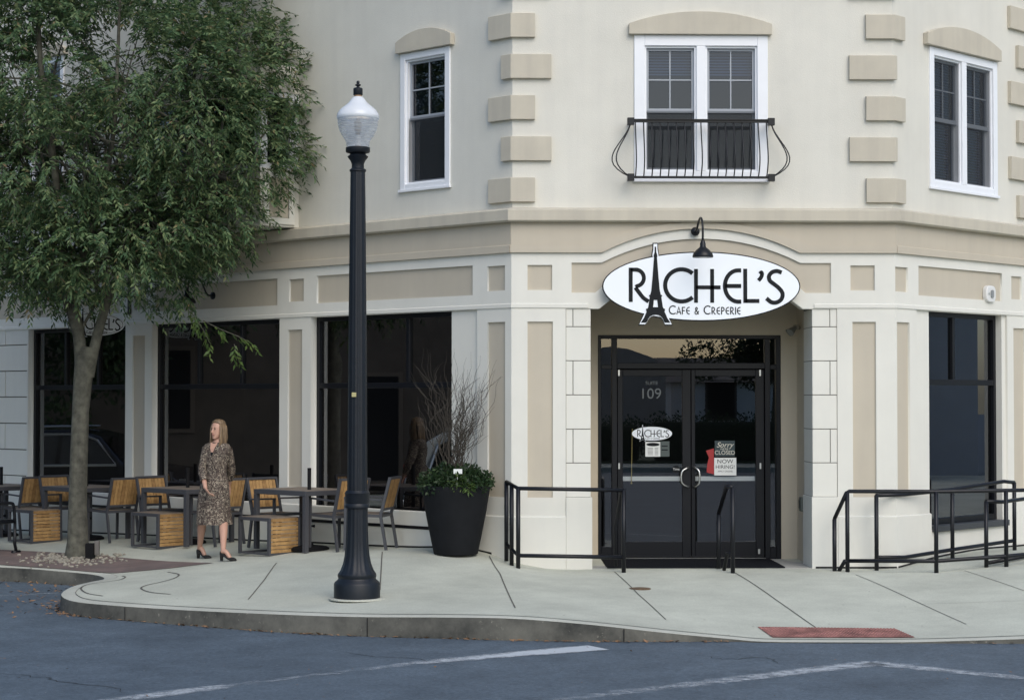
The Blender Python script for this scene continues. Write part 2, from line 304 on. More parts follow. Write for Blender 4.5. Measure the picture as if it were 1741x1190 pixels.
class MB:
    def __init__(s): s.v = []; s.f = []
    def face(s, pts):
        i = len(s.v); s.v += [tuple(p) for p in pts]; s.f.append(tuple(range(i, i+len(pts))))
    def hexa(s, p):     # 8 corners: bottom ring then top ring
        i = len(s.v); s.v += [tuple(q) for q in p]
        s.f += [(i, i+3, i+2, i+1), (i+4, i+5, i+6, i+7)]+[(i+a, i+(a+1) % 4, i+4+(a+1) % 4, i+4+a) for a in range(4)]
    def box(s, F, u0, u1, w0, w1, z0, z1):
        s.hexa([F.P(u0, w0, z0), F.P(u1, w0, z0), F.P(u1, w1, z0), F.P(u0, w1, z0), F.P(u0, w0, z1), F.P(u1, w0, z1), F.P(u1, w1, z1), F.P(u0, w1, z1)])
    def bar(s, a, b, wx, wy, upd=(0, 0, 1)):
        a = Vector(a); b = Vector(b); d = (b-a).normalized(); x = d.cross(Vector(upd))
        if x.length < 1e-4: x = d.cross(Vector((1, 0, 0)))
        x.normalize(); y = x.cross(d).normalized(); x = x*wx/2; y = y*wy/2
        s.hexa([a-x-y, a+x-y, a+x+y, a-x+y, b-x-y, b+x-y, b+x+y, b-x+y])
    def tube(s, pts, r, n=8, cap=True):
        pts = [Vector(p) for p in pts]; rr = r if isinstance(r, (list, tuple)) else [r]*len(pts)
        rings = []; prev = None
        for k, p in enumerate(pts):
            d = (pts[min(k+1, len(pts)-1)]-pts[max(k-1, 0)]).normalized()
            if prev is None:
                x = d.cross(Vector((0, 0, 1)));
                if x.length < 1e-3: x = d.cross(Vector((1, 0, 0)))
            else: x = prev-d*prev.dot(d)
            x.normalize(); prev = x; y = d.cross(x)
            i = len(s.v); s.v += [tuple(p+(x*math.cos(2*math.pi*a/n)+y*math.sin(2*math.pi*a/n))*rr[k]) for a in range(n)]; rings.append(i)
        for a, b in zip(rings, rings[1:]):
            s.f += [(a+q, a+(q+1) % n, b+(q+1) % n, b+q) for q in range(n)]
        if cap: s.f += [tuple(rings[0]+q for q in range(n))[::-1], tuple(rings[-1]+q for q in range(n))]
    def lathe(s, prof, c=(0, 0, 0), n=24, fl=0, flr=None):
        c = Vector(c); rings = []
        for k, (r, z) in enumerate(prof):
            i = len(s.v)
            for a in range(n):
                t = 2*math.pi*a/n; q = r
                if fl and flr and flr[0] <= z <= flr[1]: q = r*(1-.07*abs(math.sin(fl*t/2)) ** .5 if False else 1-.04*(.5+.5*math.cos(fl*t)))
                s.v.append((c.x+q*math.cos(t), c.y+q*math.sin(t), c.z+z))
            rings.append(i)
        for a, b in zip(rings, rings[1:]): s.f += [(a+q, a+(q+1) % n, b+(q+1) % n, b+q) for q in range(n)]
        s.f += [tuple(rings[0]+q for q in range(n))[::-1], tuple(rings[-1]+q for q in range(n))]
    def prism(s, poly, F, w0, w1):   # convex-ish polygon in (u,z)
        n = len(poly); i = len(s.v)
        s.v += [tuple(F.P(u, w0, z)) for u, z in poly]+[tuple(F.P(u, w1, z)) for u, z in poly]
        s.f += [tuple(range(i, i+n))[::-1], tuple(range(i+n, i+2*n))]+[(i+a, i+(a+1) % n, i+n+(a+1) % n, i+n+a) for a in range(n)]
    def build(s, name, m, parent=None, local=False, origin=None, smooth=False, auto=None):
        me = bpy.data.meshes.new(name); me.from_pydata(s.v, [], s.f); me.update()
        bm = bmesh.new(); bm.from_mesh(me); bmesh.ops.recalc_face_normals(bm, faces=bm.faces); bm.to_mesh(me); bm.free()
        o = link(name, me, m, parent, local, origin, smooth)
        if auto is not None:
            me.polygons.foreach_set('use_smooth', [True]*len(me.polygons)); me.set_sharp_from_angle(angle=R_(auto))
        return o
def bevel(o, wd=.006, seg=2):
    md = o.modifiers.new('bevel', 'BEVEL'); md.width = wd; md.segments = seg; md.limit_method = 'ANGLE'; md.angle_limit = R_(35); return o
def mesh_of(o):
    dg = bpy.context.evaluated_depsgraph_get(); dg.update()
    return bpy.data.meshes.new_from_object(o.evaluated_get(dg))
def plate(name, F, outer, holes, w0, w1, m, parent=None):
    """a slab in a wall's plane, outline and holes in (u,z), from depth w0 to w1"""
    cu = bpy.data.curves.new('t', 'CURVE'); cu.dimensions = '2D'; cu.fill_mode = 'BOTH'; cu.extrude = abs(w1-w0)/2
    for pl in [outer]+holes:
        sp = cu.splines.new('POLY'); sp.points.add(len(pl)-1)
        for p, (u, z) in zip(sp.points, pl): p.co = (u, z, 0, 1)
        sp.use_cyclic_u = True
    o = bpy.data.objects.new('t', cu); col.objects.link(o); me = mesh_of(o); bpy.data.objects.remove(o); bpy.data.curves.remove(cu)
    wm = (w0+w1)/2
    for v in me.vertices: v.co = F.P(v.co.x, wm+v.co.z, v.co.y)
    bm = bmesh.new(); bm.from_mesh(me); bmesh.ops.remove_doubles(bm, verts=bm.verts, dist=1e-5); bmesh.ops.recalc_face_normals(bm, faces=bm.faces); bm.to_mesh(me); bm.free()
    return link(name, me, m, parent)
def rect(u0, u1, z0, z1): return [(u0, z0), (u1, z0), (u1, z1), (u0, z1)]
def sweep(mb, prof, path, closed_prof=True):
    """profile (w,z) swept along a plan path whose outward side is to the right of travel, mitred"""
    P = [Vector((x, y, 0)) for x, y in path]; nn = []
    for a, b in zip(P, P[1:]):
        d = (b-a).normalized(); nn.append(Vector((d.y, -d.x, 0)))
    rings = []
    for k, p in enumerate(P):
        if k == 0: m = nn[0]
        elif k == len(P)-1: m = nn[-1]
        else:
            m = (nn[k-1]+nn[k]); m = m/(m.dot(nn[k]))
        i = len(mb.v); mb.v += [tuple(p+m*w+Vector((0, 0, z))) for w, z in prof]; rings.append(i)
    n = len(prof)
    for a, b in zip(rings, rings[1:]): mb.f += [(a+q, a+(q+1) % n, b+(q+1) % n, b+q) for q in range(n)]
    mb.f += [tuple(rings[0]+q for q in range(n)), tuple(rings[-1]+q for q in range(n))[::-1]]
def text_mesh(s, size, F, u, z, w, depth=.001, align='CENTER', shear=0, sx=1):
    cu = bpy.data.curves.new('t', 'FONT'); cu.body = s; cu.size = size; cu.align_x = align; cu.align_y = 'CENTER'; cu.extrude = depth; cu.shear = shear
    o = bpy.data.objects.new('t', cu); col.objects.link(o); me = mesh_of(o); bpy.data.objects.remove(o); bpy.data.curves.remove(cu)
    for v in me.vertices: v.co = F.P(u+v.co.x*sx, w+v.co.z, z+v.co.y)
    me.flip_normals() if False else None
    return me
def copy_tree(o, parent=None):
    c = o.copy(); col.objects.link(c)
    if parent is not None: c.parent = parent
    for ch in list(o.children): copy_tree(ch, c)
    return c
def catmull(pts, n=6):
    out = []; P = [np.array(p, float) for p in pts]; P = [2*P[0]-P[1]]+P+[2*P[-1]-P[-2]]
    for i in range(1, len(P)-2):
        for k in range(n):
            t = k/n; a, b, c, d = P[i-1:i+3]
            out.append(tuple(.5*((2*b)+(-a+c)*t+(2*a-5*b+4*c-d)*t*t+(-a+3*b-3*c+d)*t**3)))
    out.append(tuple(P[-2])); return out
# ================================================================ ground
def atz(x, y, z):
    h = hit(x, y, (0, 0, z), (0, 0, 1)); return (h.x, h.y, z)
def road_z(x, y): return -.255+.009*min(x, 0)
CURB = [(-700, 935, -.10), (-300, 950, -.12), (0, 963, -.13), (100, 970, -.135), (160, 976, -.135), (176, 983, -.135), (150, 989, -.14), (122, 996, -.14), (106, 1005, -.14), (105, 1013, -.14), (125, 1021, -.142),
        (180, 1027, -.142), (300, 1035, -.13), (450, 1042, -.10), (600, 1047, -.08), (750, 1048, -.057), (870, 1050, -.046), (1000, 1060, -.09), (1120, 1073, -.16), (1240, 1085, -.225), (1300, 1090, -.243), (1430, 1091, -.243), (1560, 1090.5, -.24), (1741, 1085, -.207), (1950, 1078, -.16), (2300, 1070, -.12)]
curb_top = catmull([atz(*c) for c in CURB], 6)
base_L = [FL.at(*p) for p in ((720, 931), (534, 923), (365, 916), (252, 910), (38, 902))]
ctrl = [(*FL.P(u, 0, 0).to_2d(), z) for u, z in base_L]+[(*FL.P(14, 0, 0).to_2d(), -.12), (*FL.P(.5, 0, 0).to_2d(), .19), (*FL.P(5, -3, 0).to_2d(), .08), (*FL.P(12, -5, 0).to_2d(), -.08)]
ctrl += [(x, 0, 0) for x in (.45, 1, 2, 3, 4, 4.5)]+[(x, 2.5, .0) for x in (1, 3, 5)]+[(*FR.P(u, 0, 0).to_2d(), z) for u, z in ((.6, .055), (1.89, .112), (2.8, .10), (5, .10), (8, .1))]
ctrl += [(x, -.5, -.005) for x in (.6, 2, 3.5, 4.6)]
ctrl += [tuple(c) for c in curb_top[::4]]
ctrl = np.array(ctrl)
def _U(r2): return np.where(r2 > 1e-12, r2*np.log(np.maximum(r2, 1e-12)), 0)
_d = ctrl[:, None, :2]-ctrl[None, :, :2]; _n = len(ctrl)
_K = np.zeros((_n+3, _n+3)); _K[:_n, :_n] = _U((_d**2).sum(2))+np.eye(_n)*.002; _K[:_n, _n] = 1; _K[:_n, _n+1:] = ctrl[:, :2]; _K[_n:, :_n] = _K[:_n, _n:].T
_w = np.linalg.solve(_K, np.r_[ctrl[:, 2], 0, 0, 0])
def ground_z(x, y):
    r2 = (ctrl[:, 0]-x)**2+(ctrl[:, 1]-y)**2
    return float(_U(r2) @ _w[:_n]+_w[_n]+_w[_n+1]*x+_w[_n+2]*y)
def gat(px, py):
    """point where the line of sight through a pixel meets the pavement"""
    z = 0.0
    for _ in range(25):
        p = atz(px, py, z); z = .5*z+.5*ground_z(p[0], p[1])
    p = atz(px, py, z); return Vector((p[0], p[1], ground_z(p[0], p[1])))
def rat(px, py):
    z = -.25
    for _ in range(8): p = atz(px, py, z); z = road_z(p[0], p[1])
    return Vector(p)
def region(name, poly, zf, m, step, dz=0, kind='structure', bound=.25):
    pts = []; n = len(poly)
    for a, b in zip(poly, poly[1:]+poly[:1]):
        a = Vector(a[:2]); b = Vector(b[:2]); k = max(1, int((b-a).length/bound))
        pts += [a.lerp(b, i/k) for i in range(k)]
    nb = len(pts); edges = [(i, (i+1) % nb) for i in range(nb)]
    xs = [p.x for p in pts]; ys = [p.y for p in pts]
    x = min(xs)+step*.37
    while x < max(xs):
        y = min(ys)+step*.41
        while y < max(ys): pts.append(Vector((x, y))); y += step
        x += step
    v, e, f, *_ = delaunay_2d_cdt(pts, edges, [], 1, 1e-5)
    me = bpy.data.meshes.new(name); me.from_pydata([(p.x, p.y, zf(p.x, p.y)+dz) for p in v], [], f); me.update()
    bm = bmesh.new(); bm.from_mesh(me)
    for q in bm.faces:
        if q.normal.z < 0: q.normal_flip()
    bm.to_mesh(me); bm.free()
    o = link(name, me, m, smooth=True)
    if kind: meta(o, kind=kind)
    return o
# offset the curb's street edge inwards
ct = [Vector(p[:2]) for p in curb_top]
def offset(path, d):
    out = []
    for i, p in enumerate(path):
        t = (path[min(i+1, len(path)-1)]-path[max(i-1, 0)]).normalized(); out.append(p+Vector((-t.y, t.x))*d)
    return out
CW = .16
inner = offset(ct, CW)
def in_clean(path, ref, d):     # drop offset points that fold back over the path
    return [p for p in path if min((p-q).length for q in ref) > d*.93]
inner_c = in_clean(inner, ct, CW)
side_poly = [tuple(p) for p in inner_c]+[(26, -4.2), (26, 14), (-24, 24), (-24, 6)]
region('pavement', side_poly, ground_z, M['concrete'], .3)
# curb: top strip, rounded arris, stained face
mb = MB(); mf = MB(); prof_n = 5
def curb_z(i): return curb_top[i][2]
ringT = []; ringF = []
for i, p in enumerate(ct):
    q = inner[i]; zt = curb_z(i); zi = ground_z(q.x, q.y); nrm = (p-q).normalized(); zr = road_z(p.x, p.y)-.06
    a = len(mb.v); r = min(.022, max(.004, (zt-zr-.06)*.3))
    mb.v += [(q.x, q.y, zi-.003), (p.x-nrm.x*r, p.y-nrm.y*r, zt), (p.x-nrm.x*r*.3, p.y-nrm.y*r*.3, zt-r*.3)]; ringT.append(a)
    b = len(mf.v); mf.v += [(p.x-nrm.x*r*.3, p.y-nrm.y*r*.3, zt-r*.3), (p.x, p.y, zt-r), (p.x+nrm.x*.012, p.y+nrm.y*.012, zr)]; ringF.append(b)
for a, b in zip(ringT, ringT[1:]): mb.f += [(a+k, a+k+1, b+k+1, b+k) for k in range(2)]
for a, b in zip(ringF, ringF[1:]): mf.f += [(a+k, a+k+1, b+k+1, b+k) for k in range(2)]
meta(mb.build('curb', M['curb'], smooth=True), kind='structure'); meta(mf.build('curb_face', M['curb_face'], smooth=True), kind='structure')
# road as one sheet to the horizon
b = MB(); b.v = [(x, y, road_z(x, y)) for x in (-250, 0, 250) for y in (-250, 250)]; b.f = [(0, 2, 3, 1), (2, 4, 5, 3)]
meta(b.build('road', M['asphalt']), kind='structure')
# the far side of the crossing (seen in the glass): pavement and grass
def flat(name, x0, x1, y0, y1, z0, z1, m, parent=None, **k):
    b = MB(); b.box(FW, x0, x1, y0, y1, z0, z1); return b.build(name, m, parent, **k)
FW = Frame((0, 0, 0), (1, 0, 0), (0, 1, 0))
M['grass'] = mat('lawn', (.035, .06, .02), .95, .3, 2)
meta(flat('far_pavement', -40, 60, -37, -33.5, -.3, -.1, M['concrete']), kind='structure')
meta(flat('lawn', -40, 60, -56, -37.01, -.3, -.05, M['grass']), kind='structure')
meta(flat('side_pavement', -30, -17.5, -10, 40, -.5, -.22, M['concrete']), kind='structure')
# strips laid on the ground: joints, cracks, road paint
def strip(pts, width, zf, dz, n=14):
    b = MB(); P = [Vector(p[:2]) for p in pts]; Q = []
    for a, c in zip(P, P[1:]): Q += [a.lerp(c, k/n) for k in range(n)]
    Q.append(P[-1]); i0 = None; wd = width if callable(width) else (lambda t: width)
    for k, p in enumerate(Q):
        t = (Q[min(k+1, len(Q)-1)]-Q[max(k-1, 0)]).normalized(); s = Vector((-t.y, t.x))*wd(k/(len(Q)-1))/2
        b.v += [(*(p+s), zf(*(p+s))+dz), (*(p-s), zf(*(p-s))+dz)]
        if k: b.f.append((2*k-2, 2*k-1, 2*k+1, 2*k))
    return b
jb = MB()
def merge(a, b):
    i = len(a.v); a.v += b.v; a.f += [tuple(q+i for q in f) for f in b.f]
def gp(l): return [gat(*p) for p in l]
for l, w in (([(650, 938), (646, 1003)], .013), ([(832, 945), (850, 975), (876, 1033)], .013), ([(1045, 972), (1085, 1010), (1132, 1053)], .011), ([(1250, 974), (1320, 1020), (1389, 1068)], .013), ([(1455, 977), (1550, 1019), (1643, 1061)], .010), ([(1640, 970), (1741, 1004), (1800, 1024)], .009), ([(470, 957), (450, 985), (422, 1019)], .013), ([(1565, 1027), (1741, 1021)], .006)):
    merge(jb, strip(gp(l), w, ground_z, .004))
for l in ([(285, 972.5), (300, 975), (304, 978), (296, 983), (275, 989), (252, 994), (240, 999), (246, 1004), (262, 1007.5), (290, 1010)], [(208, 979), (213, 981), (205, 985), (180, 989), (152, 993), (139, 998), (139, 1003), (150, 1009), (175, 1013)]):
    merge(jb, strip([Vector(p) for p in catmull([tuple(gat(*q)) for q in l], 4)], .022, ground_z, .004, 2))
merge(jb, strip(inner_c[30:], .007, ground_z, .004, 2))
meta(jb.build('pavement_joint', mat('dark_joint', (.11, .105, .09), .95)), kind='structure')
kb = MB()
for px_, top_, bot_ in ((180, 1027, 1050), (650, 1048, 1080), (1065, 1066, 1090)):
    k_ = min(range(len(ct)), key=lambda i: abs((ct[i]-Vector(atz(px_, top_, -.1)[:2])).length)); c_ = ct[k_]; tg = (ct[k_+1]-ct[k_-1]).normalized(); nr = Vector((tg.y, -tg.x))*.0145
    q = [c_-tg*.005+nr, c_+tg*.005+nr]; zt_, zr_ = curb_top[k_][2]-.012, road_z(c_.x, c_.y)
    kb.face([(*q[0], zr_), (*q[1], zr_), (*q[1], zt_), (*q[0], zt_)])
meta(kb.build('kerb_joint', M['black_gap']), kind='structure')
# pavers round the tree
pv = [gat(*p)[:2] for p in ((-420, 921), (-200, 928), (0, 934.5), (150, 942), (363, 957), (290, 966), (195, 974.5), (100, 967), (0, 960), (-200, 952), (-420, 940))]
region('brick_paving', pv, ground_z, M['pavers'], .25, .006)
# road paint
def paint(name, pts, w, wear):
    b = MB(); P = [Vector(p[:2]) for p in pts]; Q = []
    for a, c in zip(P, P[1:]): Q += [a.lerp(c, k/12) for k in range(12)]
    Q.append(P[-1]); vals = []; m = 7
    for k, p in enumerate(Q):
        t = (Q[min(k+1, len(Q)-1)]-Q[max(k-1, 0)]).normalized(); s = Vector((-t.y, t.x)); tt = k/(len(Q)-1)
        for j in range(m):
            e = j/(m-1)*2-1; q = p+s*(e*w*.62); b.v.append((q.x, q.y, road_z(q.x, q.y)+.005)); vals.append(wear(tt)+.40*abs(e)**2.2)
        if k: b.f += [((k-1)*m+j, (k-1)*m+j+1, k*m+j+1, k*m+j) for j in range(m-1)]
    o = b.build(name, M['paint']); a = o.data.attributes.new('wear', 'FLOAT', 'POINT'); a.data.foreach_set('value', vals)
    return meta(o, kind='structure')
paint('road_marking', [rat(150, 1196), rat(420, 1162), rat(700, 1128), rat(1018, 1101)], .30, lambda t: (.47+.04*math.sin(t*30)) if t < .28 else (.60 if t < .6 else .60-.48*(t-.6)/.4))
paint('road_marking', [rat(700, 1225), rat(1100, 1172), rat(1490, 1127)], .34, lambda t: .68-.26*t)
paint('road_marking', [rat(1475, 1127), rat(1760, 1155), rat(2000, 1178)], .32, lambda t: .42+.26*t)
paint('road_marking', [rat(-200, 1021), rat(0, 1013), rat(100, 1008)], .07, lambda t: .5)
rb_ = MB(); rk = np.random.default_rng(21)
for l in ([(-20, 1142), (60, 1150), (110, 1160), (190, 1168), (215, 1178)], [(560, 1104), (640, 1116), (700, 1119), (790, 1137)], [(1180, 1112), (1235, 1120), (1300, 1118), (1330, 1130)]):
    q = [tuple(rat(*p)) for p in l]; q = [(x+rk.normal(0, .02), y+rk.normal(0, .02), z) for x, y, z in catmull(q, 6)]
    merge(rb_, strip([Vector(p) for p in q], lambda t: .010*(1-abs(2*t-1)**2)+.002, road_z, .003, 2))
meta(rb_.build('road_crack', mat('crack', (.02, .023, .028), .95)), kind='structure')
# tactile panel: raised dots
c4 = [gat(*p) for p in ((1288, 1066), (1521, 1069), (1556, 1084), (1314, 1084))]
tb = MB(); tb2 = MB()
def bil(a, b): return c4[0].lerp(c4[1], a).lerp(c4[3].lerp(c4[2], a), b)
for i in range(14):
    for j in range(3):
        q = [bil(i/14, j/3), bil((i+1)/14, j/3), bil((i+1)/14, (j+1)/3), bil(i/14, (j+1)/3)]
        tb.face([p+Vector((0, 0, .006)) for p in q])
for i in range(42):
    for j in range(9):
        p = bil((i+.5)/42, (j+.5)/9); tb.lathe([(.014, .006), (.010, .013)], p, 6)
meta(tb.build('tactile_paving', M['tactile']), kind='structure')
# manhole lid
p = gat(1088, 1000.5); b = MB(); b.lathe([(.105, -.01), (.105, .008), (.09, .010)], p, 24); b.lathe([(.115, -.01), (.118, .005), (.105, .005)], p, 24)
meta(b.build('valve_lid', M['rust'], origin=p), 'small round rusty valve lid set in the pavement before the door', 'valve cover')

# ================================================================ building
B = thing('building', 'cream and beige stucco corner building with a chamfered cafe entrance', 'building', (W/2, 0, 0))
ZB, ZT = fz(378), fz(359)     # cornice bottom / top
ZF0, ZF1 = fz(430), fz(417.5)  # lower fascia
ZG = -.4
hw, tr_ = 3.04, 2.166          # shop window head and transom
def panel_rects(F, specs):
    out = []
    for (x0, x1, zt, zb) in specs: out.append(rect(F.at(x0, 650)[0], F.at(x1, 650)[0], zb, zt))
    return out
def order(r):       # keep outline orientation whatever the axis sense
    u = [p[0] for p in r]; z = [p[1] for p in r]; return rect(min(u), max(u), min(z), max(z))
# ---- front, ground floor
zs0, zs1 = fz(493.6), fz(451); zt1, zt0 = fz(547), fz(845.5)
def arc_line(xl, xr, y0, ym, n=17):    # flat - flared arch - flat, along the front
    ul, ur = fu(xl), fu(xr); z0, zm = fz(y0), fz(ym); out = []
    for k in range(n+1):
        t = k/n; u = ul+(ur-ul)*t; s = 1-(2*t-1)**2
        out.append((u, z0+(zm-z0)*(1.06*s-.06*s*s)))
    return out
low = arc_line(1023, 1362, 447, 406)           # top of the arched panel
mid = arc_line(1023, 1360, 430, 389)           # top of the cream strip
hi = arc_line(1006, 1377, 417.5, 378.5)        # top of the fascia
bot = [(fu(x), fz(y)) for x, y in ((1370, 498), (1340, 470), (1290, 447), (1190, 437), (1090, 447), (1045, 470), (1012, 498))]
arch_panel = [(fu(972), fz(498)), (fu(972), fz(447))]+low+[(fu(1414), fz(447)), (fu(1414), fz(498))]+bot
uo0, uo1 = fu(962), fu(1424)
door_hole = [(uo0, ZG), (uo0, fz(525)), (fu(1019), fz(525)), (fu(1037), fz(511)), (fu(1070), fz(487)), (fu(1120), fz(470)), (fu(1192), fz(462)), (fu(1264), fz(470)), (fu(1314), fz(487)), (fu(1347), fz(511)), (fu(1366), fz(525)), (uo1, fz(525)), (uo1, ZG)]
cream_outline = [(0, ZG), (uo0, ZG)]+door_hole[1:-1]+[(uo1, ZG), (W, ZG), (W, ZB+.03), (0, ZB+.03)]
f_rects = [order(rect(fu(a), fu(b_), z0, z1)) for a, b_, z0, z1 in ((897, 939, zs0, zs1), (1447, 1488.5, zs0, zs1), (897, 940, zt0, zt1), (1450, 1490, zt0, zt1))]
plate('wall', FF, cream_outline, f_rects+[arch_panel], -.22, 0, M['cream'], B)
for r in f_rects+[[(p[0], p[1]) for p in arch_panel]]:
    u = [p[0] for p in r]; z = [p[1] for p in r]
    if len(r) > 4:
        plate('wall_panel', FF, [(p[0], p[1]) for p in r], [], -.05, -.028, M['beige'], B)
    else: plate('wall_panel', FF, rect(min(u)+.001, max(u)-.001, min(z)+.001, max(z)-.001), [], -.06, -.028, M['beige'], B)
# frieze and fascia with the arch
frieze = [(-.005, ZF0)]+mid+[(W+.005, ZF0), (W+.005, ZB+.02), (-.005, ZB+.02)]
plate('frieze', FF, frieze, [], .0005, .012, M['beige'], B)
fas = [(-.0149, ZF0-.001)]+[(u, z-.001) for u, z in mid]+[(W+.0149, ZF0-.001), (W+.0149, ZF1)]+[(u, z) for u, z in hi[::-1]]+[(-.0149, ZF1)]
plate('fascia_moulding', FF, fas, [], .0125, .036, M['beige'], B)
# ---- sweeps that run round the whole building
farL = FL.P(16, 0, 0); farR = FR.P(12, 0, 0)
path_all = [(farL.x, farL.y), (0, 0), (W, 0), (farR.x, farR.y)]
def sw(name, prof, path, m):
    b = MB(); sweep(b, prof, path); return b.build(name, m, B)
sw('cornice', [(-.1, ZB-.005), (.0, ZB-.005), (.085, ZB-.004), (.105, ZB+.012), (.105, ZT), (.09, ZT+.012), (-.02, ZT+.038), (-.1, ZT+.038)], path_all, M['cornice'])
for seg in ([(farL.x, farL.y), (0, 0)], [(W, 0), (farR.x, farR.y)]):
    sw('frieze', [(0.0005, ZF0), (.012, ZF0), (.012, ZB), (0.0005, ZB)], seg, M['beige'])
    sw('fascia_moulding', [(.0125, ZF0-.001), (.036, ZF0-.001), (.036, ZF1-.006), (.030, ZF1), (.0125, ZF1)], seg, M['beige'])
# thin ledge over the openings
ZL = fz(516)
for seg in ([(farL.x, farL.y), (0, 0), (fu(1000), 0)], [(fu(1385), 0), (W, 0), (farR.x, farR.y)]):
    sw('ledge', [(.0005, ZL-.052), (.012, ZL-.052), (.012, ZL-.010), (.0005, ZL)], seg, M['cream'])
# base course
ZC = fz(877)
for seg in ([(farL.x, farL.y), (0, 0), (uo0, 0)], [(uo1, 0), (W, 0), FR.P(.745, 0, 0).to_2d(), ]):
    sw('base_course', [(.0005, ZG), (.022, ZG), (.022, ZC-.012), (.0005, ZC)], [tuple(p) for p in seg], M['cream'])
# ---- piers of jointed blocks each side of the door
ZB_ = [fz(y) for y in (525, 555.7, 613.5, 671.5, 729.5, 787, 845)]
DEPTH = 1.27
for sgn, ua, ub in ((1, uo0, fu(1003.5)), (-1, uo1, fu(1382.5))):
    lo, h_ = min(ua, ub), max(ua, ub); j = .008
    b = MB(); b.box(FF, lo, h_, -.6 if sgn > 0 else -.62, -.03, ZG, ZB_[0]+.02); b.build('block_joint', M['joint'], B)
    b = MB(); split = (ua+.012*0+(.085 if sgn > 0 else -.085))
    for k in range(6):
        z1, z0 = ZB_[k]-j*.5, ZB_[k+1]+j*.5
        if k % 2 == 0:
            for c0, c1 in ((lo+.004, split-j*.5), (split+j*.5, h_+.006)) if sgn > 0 else ((lo-.006, split-j*.5), (split+j*.5, h_-.004)):
                b.box(FF, c0, c1, -.59, -.012, z0, z1)
        else: b.box(FF, lo+.004 if sgn > 0 else lo-.006, h_+.006 if sgn > 0 else h_-.004, -.59, -.012, z0, z1)
    bevel(b.build('block_pier', M['cream'], B), .005)
    b = MB(); b.box(FF, lo+.001 if sgn > 0 else lo-.022, h_+.022 if sgn > 0 else h_-.001, -.60, .018, ZG, ZB_[6]); bevel(b.build('pier_base', M['cream'], B), .006)
# ---- entrance recess: side walls, soffit, back wall, floor
ri0, ri1 = fu(1003.5)+.0, fu(1382.5)-.0
DZ0 = .02; dzt = FF.at(1170, 570, -DEPTH)[1]; du0 = FF.at(1016.5, 700, -DEPTH)[0]; du1 = FF.at(1327, 700, -DEPTH)[0]
b = MB(); b.box(FF, ri0-.25, ri0-.02, -DEPTH-.1, -.58, ZG, 3.62); b.box(FF, ri1+.02, ri1+.25, -DEPTH-.1, -.58, ZG, 3.62); b.build('recess_wall', M['lilac'], B)
b = MB(); b.box(FF, ri0-.25, ri1+.25, -DEPTH-.1, -.221, 3.56, 3.75); b.build('recess_soffit', M['lilac'], B)
plate('recess_wall', FF, rect(ri0-.02, ri1+.02, ZG, 3.56), [rect(du0, du1, -.02, dzt)], -DEPTH-.12, -DEPTH+.02, M['lilac'], B)
flat('porch_floor', ri0-.25, ri1+.25, -.01, DEPTH+.4, -.3, .008, M['floor_conc'], B)
# ---- left wing, ground floor
hz = lambda x, y: FL.at(x, y)[1]
Lsq = [(828.5, 858.5), (491, 516), (227, 248)]; Ltall = [(828.7, 858.7), (489, 513.5), (225, 246)]; Lhead = [(538, 803.5), (263, 471), (30, 203)]
zh1, zh0 = hz(803.5, 451.5), hz(803.5, 502)
Lr = [order(rect(lu(a), lu(c), zs0, zs1)) for a, c in Lsq]+[order(rect(lu(a), lu(c), zt0, zt1)) for a, c in Ltall]+[order(rect(lu(a), lu(c), zh0, zh1)) for a, c in Lhead]
Lr[8] = order(rect(lu(203), 13.0, zh0, zh1))
OW = [(lu(811), lu(528)), (lu(475), lu(258)), (lu(213), lu(47.5))]
SILL = .43; HEAD = 3.055
Lo = [rect(a, c, SILL, HEAD) for a, c in OW]
blk0 = OW[2][1]+.0
plate('wall', FL, rect(0, 16, ZG, ZB+.03), Lr+Lo+[rect(blk0+.03, 12.2, .66, HEAD)], -.22, 0, M['cream'], B)
for r in Lr:
    plate('wall_panel', FL, rect(r[0][0]+.001, r[1][0]-.001, r[0][1]+.001, r[2][1]-.001), [], -.06, -.028, M['beige'], B)
